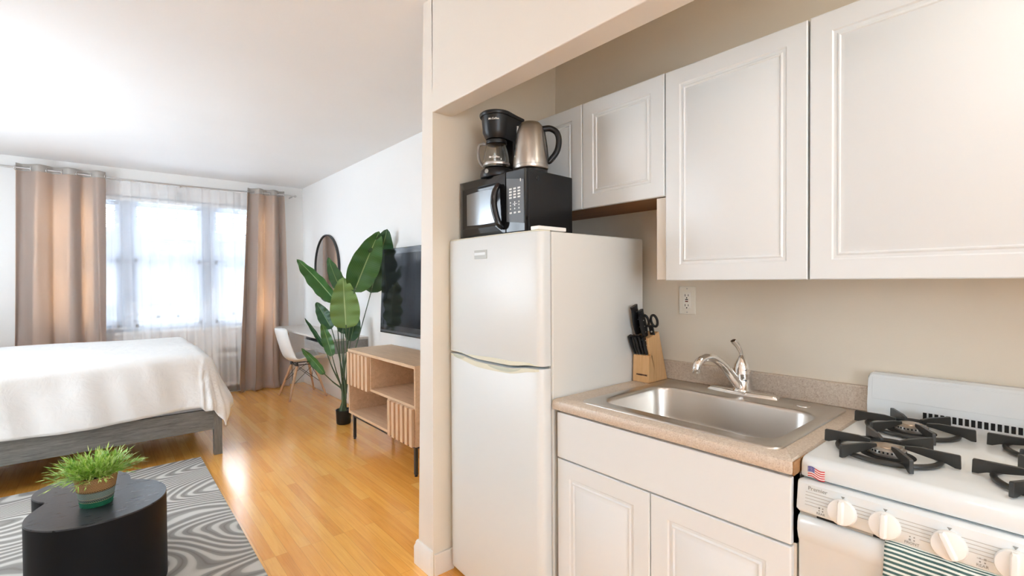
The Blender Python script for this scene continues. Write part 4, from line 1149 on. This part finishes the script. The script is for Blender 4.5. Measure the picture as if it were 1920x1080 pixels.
# ------------------------------------------------------------------ banana plant
PX, PY = 1.735, 4.54
t = thing('banana_plant', 'tall artificial banana plant in a small black pot beside the console', 'plant', (PX, PY, 0))
pot = build('pot', MB().lathe([(.060, .0), (.066, .01), (.072, .13), (.075, .133), (.070, .134), (.066, .12), (.002, .118)], (PX, PY, 0), 32, cap0=True, cap1=True), M_BLACK, t, smooth=40)
build('soil', MB().lathe([(.066, .1195), (.002, .122)], (PX, PY, 0), 20, cap1=True), M_SOIL, pot)
D0 = at(645, 700, x=PX); D0 = (Vector((PX, PY, 0))).dot(-cz)
def pl(px, py, dd=0): return at(px, py, d=(D0+dd))
# px of base, tip, half width in px, depth at base and tip, material, fold, roll
LV = [
 ((664, 548), (711, 434), 27, -.17, -.24, M_LEAF_M, .20, -.1, .55),
 ((695, 550), (726, 430), 27, -.08, -.24, M_LEAF_D, .12, .0, .45),
 ((649, 616), (643, 520), 26, -.20, -.22, M_LEAF_L, .18, 0, .40),
 ((630, 566), (557, 486), 20, -.02, -.06, M_LEAF_M, .75, .3, .5),
 ((640, 545), (615, 483), 15, .12, .16, M_LEAF_M, .35, -.3, .4),
 ((622, 617), (593, 567), 14, .06, .12, M_LEAF_D, .35, .1, .5),
 ((623, 668), (603, 606), 10.5, -.10, -.12, M_LEAF_M, .35, .2, .5),
 ((609, 652), (571, 596), 6, .02, .0, M_LEAF_D, .8, .3, .5),
 ((609, 702), (565, 653), 8.5, -.08, -.12, M_LEAF_M, .5, .3, .5),
 ((657, 640), (668, 585), 15, .14, .18, M_LEAF_D, .3, .1, .5),
 ((640, 625), (655, 590), 14, .10, .14, M_LEAF_D, .3, -.1, .5)]
base0 = Vector((PX, PY, .12))
for i, (b_, t_, hwp, db_, dt_, m_, fold, roll, pk) in enumerate(LV):
    A = pl(*b_, db_); B = pl(*t_, dt_); ax_ = B - A; Ln = ax_.length; ax_ = ax_/Ln
    view = (A - Vector((0, 0, CAM_H))).normalized()
    wd = ax_.cross(view).normalized(); nr = wd.cross(ax_).normalized()      # nr faces away/towards the viewer
    c_, s_ = cos(roll), sin(roll); wd2 = wd*c_ + nr*s_; nr2 = nr*c_ - wd*s_
    hw_m = hwp/F_PX*D0
    def leaf(u, v, A=A, ax_=ax_, Ln=Ln, wd2=wd2, nr2=nr2, hw_m=hw_m, fold=fold, pk=pk, i=i):
        w = hw_m*(sin(PI*min(1, (v**(.72 if pk > .42 else .55)))) ** .62)*(1.0 if v > .001 else 0)
        if i == 2: w = hw_m*(sin(PI*v**.62)**.55)
        s2 = 2*u-1
        arch = .06*Ln*sin(PI*v)
        edge = .012*sin(v*26+i)*abs(s2)*hw_m/.1
        return A + ax_*(Ln*v) + wd2*(w*s2*cos(fold)) - nr2*(w*abs(s2)*sin(fold) - arch) + nr2*edge
    lf = build('leaf', MB().grid(leaf, 12, 30), m_, t, smooth=179)
    # petiole from the crown down to the pot
    top_ = A; k0 = Vector((PX + random.uniform(-.035, .035), PY + random.uniform(-.035, .035), .118)); k0z = pl(646 + random.uniform(-4, 5), 735, random.uniform(-.02, .02))
    mid = k0z.lerp(top_, .55) + Vector((random.uniform(-.01, .01), random.uniform(-.01, .01), .0))
    pts = smooth_pts([k0, k0z, mid, top_, top_ + ax_*Ln*.06], 4)
    n_ = len(pts)
    build('stem', MB().tube(pts, [.013 - .0085*min(1, k_/(n_*.55)) for k_ in range(n_)], 8), M_STEM, lf, smooth=60)
